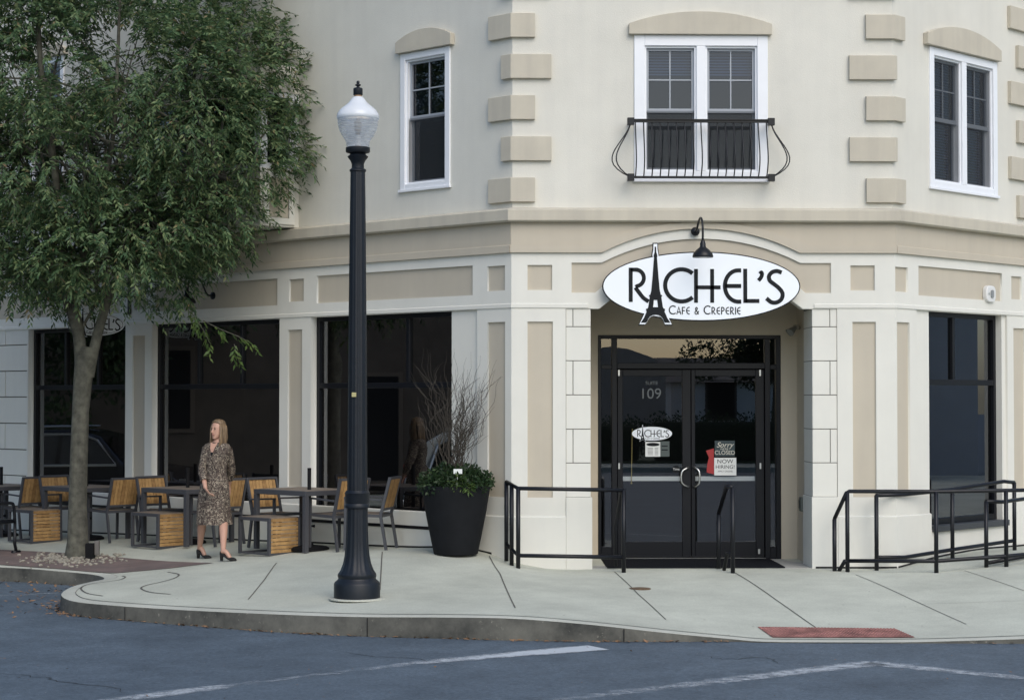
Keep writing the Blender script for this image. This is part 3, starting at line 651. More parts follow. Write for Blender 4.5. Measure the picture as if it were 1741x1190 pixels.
# block-jointed wall at the far left
b = MB(); zz = [FL.at(20, y)[1] for y in (563, 587, 631, 675, 719.6, 763.8, 808)]; zz[0] = HEAD+.01; zz.append(.66)
u = blk0+.03
for k in range(len(zz)-1):
    cuts = [u, u+.62, u+1.3, 12.2] if k % 2 == 0 else [u, u+1.25, 12.2]
    for c0, c1 in zip(cuts, cuts[1:]): b.box(FL, c0+.008, c1-.008, -.05, -.006, zz[k+1]+.008, zz[k]-.008)
bevel(b.build('block_wall', M['cream'], B), .004)
b = MB(); b.box(FL, u-.01, 12.3, -.10, -.03, .6, HEAD+.02); b.build('block_joint', M['joint'], B)
def shop_window(F, u0, u1, z0, z1, w, mull, trans, parent=B, thick_side=0, glass='glass', fr=.055, low_mull=()):
    """dark metal frame with transom; w is the depth of the frame's face"""
    b = MB(); d = .07
    b.box(F, u0, u0+fr+thick_side, w-d, w, z0, z1); b.box(F, u1-fr, u1, w-d, w, z0, z1)
    b.box(F, u0+fr+thick_side, u1-fr, w-d, w-.001, z1-fr, z1); b.box(F, u0+fr+thick_side, u1-fr, w-d, w-.001, z0, z0+fr*1.3)
    b.box(F, u0+fr+thick_side, u1-fr, w-d, w-.004, trans-.04, trans+.03)
    for m_ in mull: b.box(F, m_-.028, m_+.028, w-d, w-.008, trans+.03, z1-fr)
    for m_ in low_mull: b.box(F, m_-.028, m_+.028, w-d, w-.008, z0+fr*1.3, trans-.04)
    o = bevel(b.build('window', M['dark_frame'], parent), .004, 1)
    ed = [u0+fr+thick_side]+list(mull)+[u1-fr]
    for a, c in zip(ed, ed[1:]):
        q = MB(); q.face([F.P(a, w-.045, trans), F.P(c, w-.045, trans), F.P(c, w-.045, z1-.02), F.P(a, w-.045, z1-.02)]); q.build('pane', M[glass], o)
        s = MB(); s.box(F, a+.03, a+.042, w-.03, w-.02, trans+.05, z1-fr-.02); s.build('bead', M['grey_sash'], o) if False else None
    ed = [u0+fr+thick_side]+list(low_mull)+[u1-fr]
    for a, c in zip(ed, ed[1:]):
        q = MB(); q.face([F.P(a, w-.045, z0+.02), F.P(c, w-.045, z0+.02), F.P(c, w-.045, trans), F.P(a, w-.045, trans)]); q.build('pane', M[glass], o)
    return o
def room(F, u0, u1, z0, z1, w, dep, m, parent=B, name='room_shell'):
    b = MB(); P = F.P; a, c = w, w-dep
    b.face([P(u0, c, z0), P(u1, c, z0), P(u1, c, z1), P(u0, c, z1)])
    b.face([P(u0, a, z0), P(u0, c, z0), P(u0, c, z1), P(u0, a, z1)]); b.face([P(u1, a, z0), P(u1, c, z0), P(u1, c, z1), P(u1, a, z1)])
    b.face([P(u0, a, z0), P(u1, a, z0), P(u1, c, z0), P(u0, c, z0)]); b.face([P(u0, a, z1), P(u1, a, z1), P(u1, c, z1), P(u0, c, z1)])
    return b.build(name, m, parent)
# fillers beside the first window
ufil = lu(768, -.03)
b = MB(); b.box(FL, OW[0][0], ufil, -.21, -.03, SILL, HEAD); b.build('window_filler', M['cream'], B)
for k, (a, c) in enumerate(OW):
    a2 = ufil if k == 0 else a
    w3 = (c-a2)/3
    shop_window(FL, a2, c, SILL, HEAD-.002, -.10, [a2+w3, a2+2*w3], tr_)
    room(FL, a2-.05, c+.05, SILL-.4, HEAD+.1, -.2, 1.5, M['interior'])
    b = MB(); b.box(FL, a2-.02*0, c, -.20, .03, SILL-.035, SILL+.004); bevel(b.build('window_sill', M['dark_frame'], B), .003)
# ---- right wing, ground floor
Rh = lambda x, y: FR.at(x, y)[1]
r1, r2 = ru(1559), ru(1713)
Rs = [order(rect(ru(1523), ru(1544.5), Rh(1530, 496), Rh(1530, 454))), order(rect(ru(1562.5), ru(1704.5), zh0, zh1)), order(rect(ru(1720.5), ru(1738), zs0, zs1)),
      order(rect(ru(1525.5), ru(1547), zt0, zt1)), order(rect(ru(1723.5), ru(1743), zt0, zt1))]
for a in (4.1, 7.6):   # the wing goes on past the frame
    Rs += [rect(a+.0, a+2.0, zh0, zh1), rect(a+2.3, a+2.75, zs0, zs1), rect(a+2.3, a+2.75, zt0, zt1)]
Rop = [rect(r1, r2, SILL-.02, HEAD), rect(4.0, 6.1, SILL, HEAD), rect(7.5, 9.6, SILL, HEAD)]
plate('wall', FR, rect(0, 12, ZG, ZB+.03), Rs+Rop, -.22, 0, M['cream'], B)
for r in Rs: plate('wall_panel', FR, rect(r[0][0]+.001, r[1][0]-.001, r[0][1]+.001, r[2][1]-.001), [], -.06, -.028, M['beige'], B)
fa, fb = ru(1579.5, -.03), ru(1690, -.14)
b = MB(); b.box(FR, r1, fa, -.21, -.03, SILL-.02, HEAD); b.build('window_filler', M['cream'], B)
b = MB(); b.box(FR, fb+.0, r2, -.21, -.03, SILL-.02, HEAD); b.build('window_filler', M['cream'], B)
mu_ = ru(1622, -.12)
shop_window(FR, fa, fb, SILL+.03, HEAD-.004, -.11, [mu_], 2.2)
b = MB(); b.box(FR, fa, fb+.05, -.20, .045, SILL-.045, SILL+.028); bevel(b.build('window_sill', mat('grey_sill', (.05, .055, .06), .5), B), .004)
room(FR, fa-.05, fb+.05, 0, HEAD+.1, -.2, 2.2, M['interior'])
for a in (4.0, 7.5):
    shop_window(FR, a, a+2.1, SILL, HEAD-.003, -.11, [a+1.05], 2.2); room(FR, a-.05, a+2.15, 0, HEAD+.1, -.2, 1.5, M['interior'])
# dark gap where walls meet the pavement
b = MB()
def base_gap(F, u0, u1, w):
    n = max(2, int((u1-u0)/.4))
    for k in range(n):
        a, c = u0+(u1-u0)*k/n, u0+(u1-u0)*(k+1)/n
        p, q = F.P(a, w, 0), F.P(c, w, 0)
        za, zc = ground_z(p.x, p.y), ground_z(q.x, q.y)
        b.face([F.P(a, w, za-.05), F.P(c, w, zc-.05), F.P(c, w, zc+.022), F.P(a, w, za+.022)])
for F_, a_, c_ in ((FL, .3, 13), (FR, 0, 8), (FF, ri1+.02, W)):
    b = MB(); base_gap(F_, a_, c_, .025); b.build('base_gap', M['black_gap'], B)

# ---- upper storey: walls, windows, quoins
UW = -.03; ZTOP = 9.6; ci = .0124
# window openings: (F, u0, u1, z0, z1)
fwin = (fu(1079, UW), fu(1307, UW), FF.at(1190, 305, UW)[1], FF.at(1190, 61, UW)[1])
la = sorted((FL.at(682, 200, UW)[0], FL.at(766, 200, UW)[0])); lwin = (la[0], la[1], FL.at(724, 319, UW)[1], FL.at(724, 86, UW)[1])
rwin = (FR.at(1579.5, 200, UW)[0], FR.at(1694, 200, UW)[0], FR.at(1637, 325, UW)[1], FR.at(1637, 93, UW)[1])
rw2 = (rwin[0]+3.6, rwin[1]+3.6)+rwin[2:]
plate('upper_wall', FF, rect(ci, W-ci, ZT-.02, ZTOP), [rect(*fwin)], UW-.2, UW, M['cream_up'], B)
bay0 = FL.at(508, 300, UW)[0]
l2 = (9.4, 10.35)
plate('upper_wall', FL, rect(ci, 16, ZT-.02, ZTOP), [rect(*lwin), rect(l2[0], l2[1], 5.3, 7.2)], UW-.2, UW, M['cream_up'], B)
plate('upper_wall', FR, rect(ci, 12, ZT-.02, ZTOP), [rect(*rwin), rect(*rw2)], UW-.2, UW, M['cream_up'], B)
pb = [FL.P(16, -.3, 0), FL.P(0, -.3, 0)+Vector((.1, 0, 0)), FR.P(0, -.3, 0), FR.P(12, -.3, 0), FR.P(12, -9, 0), FL.P(16, -9, 0)]
b = MB(); b.v = [(*p.to_2d(), ZTOP) for p in pb]+[(*p.to_2d(), ZTOP+.2) for p in pb]; n = 6
b.f = [tuple(range(6)), tuple(range(6, 12))]+[(i, (i+1) % 6, 6+(i+1) % 6, 6+i) for i in range(6)]; b.build('roof', M['joint'], B)
b = MB(); b.box(FL, 15.8, 16, -9, -.23, ZG, ZTOP); b.box(FR, 11.8, 12, -9, -.23, ZG, ZTOP); b.build('end_wall', M['cream_up'], B)
def sash_window(F, u0, u1, z0, z1, nlite, blinds, w=UW, trim=.09, mid_rail=None, screen=True, proud=.02, muntin=True):
    """white trimmed window; one or two double-hung units; rooms and blinds are real"""
    b = MB(); t = trim
    b.box(F, u0, u0+t, w-.12, w+proud, z0, z1); b.box(F, u1-t, u1, w-.12, w+proud, z0, z1)
    b.box(F, u0+t, u1-t, w-.12, w+proud-.001, z1-t, z1); b.box(F, u0+t, u1-t, w-.12, w+proud-.001, z0, z0+t*.75)
    b.box(F, u0-.02, u1+.02, w+.001, w+proud+.02, z0-.035, z0-.0005)
    i0, i1 = u0+t, u1-t; cw = .11; edges = []
    if nlite == 2:
        c = (i0+i1)/2; b.box(F, c-cw/2, c+cw/2, w-.12, w+proud-.002, z0+t*.75, z1-t); edges = [(i0, c-cw/2), (c+cw/2, i1)]
    else: edges = [(i0, i1)]
    win = bevel(b.build('window', M['white_pvc'], B), .006, 2)
    zm = z0+t*.75+(z1-t-z0-t*.75)*(.49 if mid_rail is None else mid_rail)
    for a, c in edges:
        lo_, hi_ = z0+t*.75, z1-t
        s = MB()   # inner stepped vinyl lip
        for q in ((a, a+.022), (c-.022, c)): s.box(F, q[0], q[1], w-.11, w-.012, lo_, hi_)
        s.box(F, a+.022, c-.022, w-.11, w-.013, hi_-.022, hi_); s.box(F, a+.022, c-.022, w-.11, w-.013, lo_, lo_+.022)
        s.build('frame_lip', M['white_pvc'], win)
        s = MB(); st = .03; wf = w-.055
        A, C = a+.022, c-.022
        s.box(F, A, A+st, wf-.03, wf, zm, hi_-.022); s.box(F, C-st, C, wf-.03, wf, zm, hi_-.022); s.box(F, A+st, C-st, wf-.03, wf-.001, hi_-.022-st, hi_-.022); s.box(F, A, C, wf-.03, wf+.006, zm-.022, zm+.028)
        wl_ = wf-.035
        s.box(F, A, A+st*.8, wl_-.03, wl_, lo_+.022, zm-.022); s.box(F, C-st*.8, C, wl_-.03, wl_, lo_+.022, zm-.022); s.box(F, A+st*.8, C-st*.8, wl_-.03, wl_-.001, lo_+.022, lo_+.05)
        if muntin:
            um = (A+C)/2; zq = (zm+.028+hi_-.052)/2
            s.box(F, um-.008, um+.008, wf-.02, wf-.008, zm+.028, hi_-.052); s.box(F, A+st, C-st, wf-.021, wf-.009, zq-.008, zq+.008)
        s.build('sash', M['grey_sash'], win)
        for z_a, z_b, ww in ((zm, hi_-.03, wf-.026), (lo_+.03, zm, wl_-.022)):
            g = MB(); g.face([F.P(A, ww, z_a), F.P(C, ww, z_a), F.P(C, ww, z_b), F.P(A, ww, z_b)]); g.build('pane', M['glass_up'], win)
        if blinds:
            bl = MB(); zb = hi_-.03
            bot_ = zm+(hi_-zm)*.58 if blinds == 1 else lo_+.05
            while zb > bot_:
                bl.hexa([F.P(A+.02, wf-.12, zb-.018), F.P(C-.02, wf-.12, zb-.018), F.P(C-.02, wf-.105, zb-.022), F.P(A+.02, wf-.105, zb-.022), F.P(A+.02, wf-.12, zb-.002), F.P(C-.02, wf-.12, zb-.002), F.P(C-.02, wf-.105, zb-.006), F.P(A+.02, wf-.105, zb-.006)]); zb -= .034
            bl.build('blind', mat('blind_slats', (.12, .135, .16), .6), win)
        if screen and blinds != 1 or True:
            zt_s = hi_-.03 if blinds == 2 else zm
            g = MB(); g.face([F.P(A, w-.03, lo_+.02), F.P(C, w-.03, lo_+.02), F.P(C, w-.03, zt_s), F.P(A, w-.03, zt_s)]); g.build('insect_screen', M['screen'], win)
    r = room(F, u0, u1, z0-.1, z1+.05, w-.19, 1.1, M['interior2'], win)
    return win
sash_window(FF, *fwin, 2, 1, trim=.125, mid_rail=.485)
wa = sash_window(FL, *lwin, 1, 0, trim=.085, mid_rail=.53)
sash_window(FR, *rwin, 2, 2, trim=.10, mid_rail=.50)
sash_window(FR, *rw2, 2, 2, trim=.10, mid_rail=.50)
sash_window(FL, l2[0], l2[1], 5.3, 7.2, 1, 0)
def arch_head(F, u0, u1, z0, zs, zm):
    n = 18; top = [(u1+(u0-u1)*k/n, zs+(zm-zs)*(1-abs(2*k/n-1)**2.1)) for k in range(n+1)]
    b = MB(); b.prism([(u0, z0), (u1, z0)]+top, F, UW+.001, UW+.075); bevel(b.build('window_head', M['quoin'], B), .005)
arch_head(FF, fu(1070, 0), fu(1314, 0), fwin[3]+.004, FF.at(1070, 41, 0)[1], FF.at(1190, 21, 0)[1])
lh = sorted((FL.at(676, 80, 0)[0], FL.at(770, 80, 0)[0])); arch_head(FL, lh[0], lh[1], lwin[3]+.004, FL.at(770, 57, 0)[1], FL.at(724, 49, 0)[1])
arch_head(FR, FR.at(1573, 60, 0)[0], FR.at(1698, 90, 0)[0], rwin[3]+.004, FR.at(1573, 56, 0)[1], FR.at(1632, 49, 0)[1])
arch_head(FR, FR.at(1573, 60, 0)[0]+3.6, FR.at(1698, 90, 0)[0]+3.6, rwin[3]+.004, FR.at(1573, 56, 0)[1], FR.at(1632, 49, 0)[1])
arch_head(FL, l2[0]-.08, l2[1]+.08, 7.204, 7.3, 7.42)
# quoins: mitred blocks turning each corner
dq = .486; zq0 = FF.at(872, 343, .02)[1]
for k in range(10):
    z = zq0+k*dq
    big = k % 2 == 1
    a = FL.at(850, 250, .03)[0] if big else FL.at(828.5, 250, .03)[0]
    c = fu(938, .03) if big else fu(910, .03)
    b = MB(); pa = FL.P(a, UW, 0); sweep(b, [(0, z), (.052, z), (.052, z+.285), (0, z+.292)], [(pa.x, pa.y), (ci, -UW), (c, -UW)]); bevel(b.build('quoin', M['quoin'], B), .0045)
    a = fu(1447, .03) if big else fu(1475.5, .03); c = FR.at(1527.5, 250, .03)[0] if big else FR.at(1541.5, 250, .03)[0]
    b = MB(); pc = FR.P(c, UW, 0); sweep(b, [(0, z), (.052, z), (.052, z+.285), (0, z+.292)], [(a, -UW), (W-ci, -UW), (pc.x, pc.y)]); bevel(b.build('quoin', M['quoin'], B), .0045)
    # flat quoins farther along the right wing
    a = ru(1720) if big else ru(1733.5)
    b = MB(); b.box(FR, a, a+.62, UW+.001, UW+.052, z+.02, z+.31); bevel(b.build('quoin', M['quoin'], B), .0045)
# bay on the left wing (mostly behind the tree)
BT = 6.0; BP = .62; bw0, bw1 = bay0, bay0+2.6; zbb = FL.at(507, 388, UW)[1]
b = MB(); b.box(FL, bw0, bw1, UW+.001, BP, zbb, zbb+.75); b.build('bay_base', M['cream_up'], B)
b = MB(); b.box(FL, bw0, bw1, UW+.001, BP, BT+.1, BT+.35); b.box(FL, bw0-.02, bw1+.02, UW+.001, BP+.03, BT, BT+.099); b.build('bay_head', M['cream_up'], B)
b = MB()
for uu in (bw0, bw0+1.24, bw1-.12): b.box(FL, uu+.001, uu+.12, BP-.12, BP-.001, zbb+.7501, BT-.0005)
b.box(FL, bw0+.001, bw0+.1, UW+.002, .12, zbb+.7501, BT-.0005)
for z_ in (zbb+.7502, BT-.07): b.box(FL, bw0+.002, bw1-.002, BP-.11, BP-.002, z_, z_+.069); b.box(FL, bw0+.002, bw0+.09, .11, BP-.11, z_, z_+.069)
bay = b.build('bay_window', M['white_pvc'], B)
b = MB()
for q in ((bw0+.12, bw0+1.24), (bw0+1.36, bw1-.12)): b.face([FL.P(q[0], BP-.05, zbb+.76), FL.P(q[1], BP-.05, zbb+.76), FL.P(q[1], BP-.05, BT-.01), FL.P(q[0], BP-.05, BT-.01)])
b.face([FL.P(bw0+.05, .11, zbb+.76), FL.P(bw0+.05, BP-.11, zbb+.76), FL.P(bw0+.05, BP-.11, BT-.01), FL.P(bw0+.05, .11, BT-.01)])
b.build('pane', M['glass_up'], bay)
b = MB(); b.box(FL, bw0+.3, bw1-.2, UW+.002, UW+.01, zbb+.76, BT-.02); b.build('dark_backing', M['interior'], bay)
FS = Frame(FL.P(bw0, 0, 0), FL.n, -FL.u)
b = MB(); b.box(FS, .16, .48, .001, .012, zbb+.12, zbb+.62); b.build('bay_panel', M['beige'], B)
plate('bay_trim', FS, rect(.06, .58, zbb+.03, zbb+.71), [rect(.15, .49, zbb+.11, zbb+.63)], .001, .03, M['cream'], B)

# ================================================================ entrance doors
D = -DEPTH
def du(x, w=D): return FF.at(x, 700, w)[0]
def dz(y, w=D): return FF.at(1170, y, w)[1]
b = MB(); d0 = D-.09
xs = (1016.5, 1022, 1040, 1049, 1302, 1311, 1319, 1327)
zb_, ztp = .009, dz(570)
b.box(FF, du(1016.5), du(1022), d0, D+.03, zb_, ztp); b.box(FF, du(1040), du(1049), d0, D+.03, zb_, dz(576))
b.box(FF, du(1300), du(1309), d0, D+.03, zb_, dz(576)); b.box(FF, du(1319), du(1327), d0, D+.03, zb_, ztp)
b.box(FF, du(1022), du(1319), d0, D+.029, dz(576), ztp)
b.box(FF, du(1049), du(1300), d0, D+.028, dz(627), dz(617)); b.box(FF, du(1022), du(1040), d0, D+.028, dz(628), dz(620)); b.box(FF, du(1309), du(1319), d0, D+.028, dz(628), dz(620))
b.box(FF, du(1022), du(1040), d0, D+.028, zb_, .16); b.box(FF, du(1309), du(1319), d0, D+.028, zb_, .16)
df = bevel(b.build('door_frame', M['dark_frame'], B), .004, 1)
for a, c, z0, z1 in ((1022, 1040, .16, dz(628)), (1022, 1040, dz(620), dz(576)), (1049, 1300, dz(617), dz(576)), (1309, 1319, .16, dz(628)), (1309, 1319, dz(620), dz(576))):
    q = MB(); q.face([FF.P(du(a), D-.03, z0), FF.P(du(c), D-.03, z0), FF.P(du(c), D-.03, z1), FF.P(du(a), D-.03, z1)]); q.build('pane', M['glass_door'], df)
for x0, x1, hx, sg in ((1050, 1174.5, 1164, -1), (1175.5, 1299, 1185, 1)):
    gl, gr = (1059, 1160) if sg < 0 else (1182, 1285)
    a, c = du(x0), du(x1); z0, z1 = .03, dz(628.5)
    b = MB(); b.box(FF, a, du(gl), D-.055, D-.005, z0, z1); b.box(FF, du(gr), c, D-.055, D-.005, z0, z1)
    b.box(FF, du(gl), du(gr), D-.055, D-.006, dz(639.5), z1); b.box(FF, du(gl), du(gr), D-.055, D-.006, z0, z0+.19)
    dr = bevel(b.build('door', M['dark_frame'], B), .004, 1)
    q = MB(); q.face([FF.P(du(gl), D-.03, z0+.19), FF.P(du(gr), D-.03, z0+.19), FF.P(du(gr), D-.03, dz(639.5)), FF.P(du(gl), D-.03, dz(639.5))]); q.build('pane', M['glass_door'], dr)
    q = MB(); q.box(FF, du(gl), du(gr), D-.10, D-.07, dz(818), dz(810)); bevel(q.build('push_bar', M['alu_bar'], dr), .004, 1)
    hz0, hz1 = dz(827), dz(795); hc = du(hx); bow = du(1158 if sg < 0 else 1187.5)
    hx0 = du(1170.5 if sg < 0 else 1179.0)
    pts = catmull([(hx0, -(D+.0), hz1), (hx0-(.02 if sg < 0 else -.02), -(D+.05), hz1), (bow, -(D+.075), hz1-.05), (bow, -(D+.075), hz0+.05), (hx0-(.02 if sg < 0 else -.02), -(D+.05), hz0), (hx0, -(D+.0), hz0)], 5)
    q = MB(); q.tube(pts, .012, 8); q.build('handle', M['chrome'], dr, smooth=True)
    for y in (630, 690*0+788):
        q = MB(); q.box(FF, du(1051 if sg < 0 else 1291), du(1051 if sg < 0 else 1291)+.02, D-.004, D+.012, dz(y+9), dz(y-1)); q.build('hinge', M['chrome'], dr)
q = MB(); q.box(FF, du(1288), du(1288)+.025, D-.004, D+.01, .07, .13); q.build('door_catch', M['chrome'], dr)
q = MB(); q.lathe([(.014, 0), (.014, .01)], FF.P(du(1175), D-.002, dz(810)), 12); q.build('keyhole', M['chrome'], dr) if False else None
b = MB(); b.box(FF, du(1049), du(1300), D-.06, D+.05, .0085, .024); b.build('threshold', M['chrome'], df)
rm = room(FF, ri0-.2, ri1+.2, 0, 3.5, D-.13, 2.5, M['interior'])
# a few dim things behind the glass: counter and shelf
b = MB(); b.box(FF, 1.3, 2.9, D-2.4, D-1.9, .01, 1.05); b.box(FF, 1.25, 2.95, D-2.42, D-1.85, 1.051, 1.10); b.build('counter', M['interior2'], B)
# ================================================================ lettering drawn from strokes (unit height 1)
def arc(cx, cy, rx, ry, a0, a1, n=16): return [(cx+rx*math.cos(R_(a0+(a1-a0)*k/n)), cy+ry*math.sin(R_(a0+(a1-a0)*k/n))) for k in range(n+1)]
T = .115; h = T/2
GL = {
 'R': ([[(h, 0), (h, 1)], [(h, 1-h), (.2, 1-h)]+arc(.2, .70, .235, .242, 90, -78)+[(.20, .43)], catmull([(.19, .42), (.30, .27), (.42, .12), (.57, .01)], 5)], .58),
 'C': ([arc(.52, .5, .46, .45, 48, 312, 28)], .86),
 'H': ([[(h, 0), (h, 1)], [(.54, 0), (.54, 1)], [(h, .455), (.79, .455)]], .80),
 'E': ([[(.50, .945), (.42, .945)]+arc(.42, .5, .365, .445, 90, 270, 22)+[(.50, h)], [(.06, .5), (.50, .5)]], .54),
 'L': ([[(h, 1), (h, 0)], [(h, h), (.45, h)]], .48),
 'S': ([catmull([(.47, .90), (.34, .945), (.20, .91), (.115, .80), (.14, .67), (.26, .57), (.40, .45), (.49, .31), (.46, .15), (.33, .055), (.18, .06), (.04, .17)], 5)], .54),
 "'": ([catmull([(.10, .86), (.15, .90), (.17, .84), (.13, .74), (.06, .66)], 4)], .24),
 'A': ([[(.0, 0), (.30, 1), (.60, 0)], [(.16, .3), (.5, .3)]], .62),
 'F': ([[(h, 0), (h, 1)], [(h, 1-h), (.45, 1-h)], [(h, .5), (.40, .5)]], .48),
 'P': ([[(h, 0), (h, 1)], [(h, 1-h), (.2, 1-h)]+arc(.2, .70, .235, .242, 90, -90)+[(h, .46)]], .50),
 'I': ([[(h, 0), (h, 1)]], .13),
 '&': ([catmull([(.60, .02), (.42, .28), (.20, .60), (.16, .80), (.27, .93), (.40, .84), (.38, .66), (.14, .42), (.06, .22), (.18, .05), (.38, .07), (.52, .26), (.58, .46)], 4)], .66),
}
def strokes(b, glyph, F, u0, z0, hgt, w0, w1, sx=1, thick=T):
    for pts in GL[glyph][0]:
        P = [Vector((p[0]*sx, p[1], 0)) for p in pts]; q = [P[0]]
        for p in P[1:]:
            if (p-q[-1]).length > 1e-4: q.append(p)
        P = q; L_ = []
        for i, p in enumerate(P):
            d1 = (P[i]-P[i-1]).normalized() if i else (P[1]-P[0]).normalized(); d2 = (P[i+1]-P[i]).normalized() if i < len(P)-1 else d1
            n1 = Vector((-d1.y, d1.x, 0)); n2 = Vector((-d2.y, d2.x, 0)); m_ = (n1+n2)
            m_ = m_/max(.35, m_.dot(n1)); L_.append(m_*thick/2)
        for i in range(len(P)-1):
            a, c, d, e = P[i]-L_[i], P[i+1]-L_[i+1], P[i+1]+L_[i+1], P[i]+L_[i]
            ww = w1
            b.hexa([F.P(u0+p.x*hgt, w0, z0+p.y*hgt) for p in (a, c, d, e)]+[F.P(u0+p.x*hgt, ww, z0+p.y*hgt) for p in (a, c, d, e)])
def ellipse(cx, cz, rx, rz, n=64): return [(cx+rx*math.cos(2*math.pi*k/n), cz+rz*math.sin(2*math.pi*k/n)) for k in range(n)]
TOWER_R = [(.012, 1.0), (.014, .93), (.028, .90), (.034, .87), (.026, .86), (.036, .78), (.052, .62), (.078, .42), (.098, .365), (.118, .362), (.118, .345), (.105, .34), (.135, .20), (.150, .185), (.172, .182), (.172, .155), (.160, .15), (.215, .06), (.27, 0), (.17, 0)]
def tower_poly(F, u, z, hgt, grow=0, flare=1):
    r = [(x+grow*(1 if x > .02 else 1), y+(grow if y > .9 else (-grow if y <= .01 else 0))) for x, y in TOWER_R]
    arch = [(.155*math.cos(a), .105*math.sin(a)) for a in [R_(q) for q in range(10, 180, 20)]]
    P = r[:-1]+[(.17-grow*0, r[-1][1])]+[(x, y+(0 if grow == 0 else -grow*.5)) for x, y in arch]
    P += [(-x, y) for x, y in r[::-1]]
    return [(u+x*hgt*flare, z+y*hgt) for x, y in P]
def logo(parent, F, cu, cz, width, w, edge=True, small=True, lift=.004, thick=.03, board='board', flip=False):
    """the cafe's oval board: 337 x 118 picture units; all measures follow from the width"""
    k = width/337.0
    X = lambda px: cu+(px-1192.5)*k
    Z = lambda py: cz-(py-487)*k
    if edge: plate('board_edge', F, ellipse(cu, cz, 168.5*k, 59*k), [], w-thick, w, M['ink'], parent)
    plate(board, F, ellipse(cu, cz, 166.5*k, 57*k), [], w if edge else w-thick, w+lift, M['sign_white'], parent)
    b = MB(); w0, w1 = w+lift, w+lift*2
    Hh = 58*k; zb = Z(514.5)
    for g, px, sx, dyb, hs in (('R', 1069, 1.02, 1.0, 1), ('C', 1127.2, 1.0, -1.2, 1.045), ('H', 1180, .995, -.2, .985), ('E', 1229, 1.04, -1.7, 1.03), ('L', 1263.5, 1.05, -.5, 1.0), ("'", 1286, 1.0, 0, .98), ('S', 1300.5, 1.02, -2.8, 1.03)):
        strokes(b, g, F, X(px), zb+dyb*k, Hh*hs, w0-.0005, w1, sx)
    if small:
        x = 1137.0
        for g in 'CAFE & CREPERIE':
            if g == ' ': x += 6.2; continue
            big = g == 'C' or False
            hh = (15.0 if g == 'C' else 12.6)
            strokes(b, g, F, X(x), Z(534.5), hh*k, w0-.0005, w1, .92, .125); x += GL[g][1]*hh*.92+1.65
    b.build('lettering', M['ink'], parent)
    tz = Z(548.5); th = (548.5-418)*k
    plate('tower_outline', F, tower_poly(F, X(1114.5), tz, th, .022, .72), [], w-thick*.5, w+lift*1.15, M['sign_white'], parent) if small else None
    if edge: plate('tower_edge', F, tower_poly(F, X(1114.5), tz, th, .038, .72), [], w-thick*.98, w-thick*.52, M['ink'], parent)
    hole = [(X(1114.5)+x*th, tz+y*th) for x, y in ((-.032, .20), (.032, .20), (.022, .295), (-.022, .295))]
    plate('tower_emblem', F, tower_poly(F, X(1114.5), tz, th*.985, 0, .72), [hole], w+lift*1.2, w+lift*2.6, M['ink'], parent)
SWD = .135
scx, scz = FF.at(1192.5, 487, SWD)
kk = FF.at(1361, 487, SWD)[0]-FF.at(1024, 487, SWD)[0]
t = thing('cafe_sign', 'large white oval cafe sign with black lettering and tower emblem over the entrance', 'sign', FF.P(scx, SWD, scz-.4))
logo(t, FF, scx, scz, kk, SWD)
b = MB()
for u in (scx-.7, scx+.7): b.box(FF, u-.03, u+.03, .001 if abs(u-scx) > 2 else .0, SWD-.031, scz+.12, scz+.2)
b.build('mounting_bracket', M['ink'], t)

# gooseneck lamp above the sign
def gooseneck(F, u, z, label, rise=.14, out=.40, drop=.2, side=0, yaw=0, group=None):
    t = thing('wall_lamp', label, 'wall lamp', F.P(u, 0, z), group=group)
    b = MB(); b.tube([F.P(u, .0365, z), F.P(u, .05, z)], .052, 20); b.tube([F.P(u, .05, z), F.P(u, .07, z)], [.045, .02], 16); b.build('wall_plate', M['iron'], t, auto=40)
    pts = [F.P(u, .06, z)]+[F.P(u+side*s_, .06+out*s_, z+zz_) for s_, zz_ in ((.2, .02), (.45, rise*.75), (.7, rise), (.9, rise*.72), (1, 0), (1, .062-drop))]
    b = MB(); b.tube(catmull(pts, 5), .013, 8); b.build('arm', M['iron'], t, smooth=True)
    c = F.P(u+side, .06+out, z-drop-.14)
    b = MB(); b.lathe([(.118, .0), (.122, .012), (.112, .045), (.075, .09), (.040, .115), (.034, .13), (.034, .16), (.027, .175), (.022, .20), (.012, .205)], c, 28); b.build('lamp_shade', M['iron'], t, auto=40)
    b = MB(); b.lathe([(.02, -.002), (.05, .0), (.09, .004)], c, 20); b.build('bulb', M['white_plastic'], t, smooth=True)
    return t
gu, gz = FF.at(1182, 394, .036)
gooseneck(FF, gu, gz, 'black gooseneck barn lamp above the large oval sign', rise=.13, out=.46, drop=.20, side=.03)
for x, y, lb in ((366, 503, 'black gooseneck wall lamp over the middle shop window, half hidden by leaves'),):
    u, z = FL.at(x, y); gooseneck(FL, u, z, lb, rise=.26, out=.42, drop=-.02, side=.0)

# ---------------------------------------------------------------- balconette
tw = -.03
t = thing('balconette_railing', 'black wrought iron bellied balconette below the double window over the entrance', 'balcony railing', FF.P(W/2, 0, FF.at(1190, 302, .16)[1]))
zt_, zb2 = FF.at(1190, 207, .16)[1], FF.at(1190, 302, .16)[1]; ua, ub = fu(1073, .16), fu(1312.5, .16)
b = MB()
for z in (zt_, zb2): b.box(FF, ua, ub, .145, .175, z-.014, z+.014)
b.box(FF, ua, ub, .125, .195, zt_+.0145, zt_+.024); b.build('rail', M['iron'], t)
for z, nm in ((zt_, 'top'), (zb2, 'b')):
    for u in (ua, ub):
        b = MB(); b.box(FF, u-.040, u+.040, .120, .200, z-.045, z+.04); bevel(b.build('corner_block', M['iron'], t), .004)
        b = MB(); b.box(FF, u-.014, u+.014, UW+.001, .119, z-.014, z+.014); b.build('wall_arm', M['iron'], t)
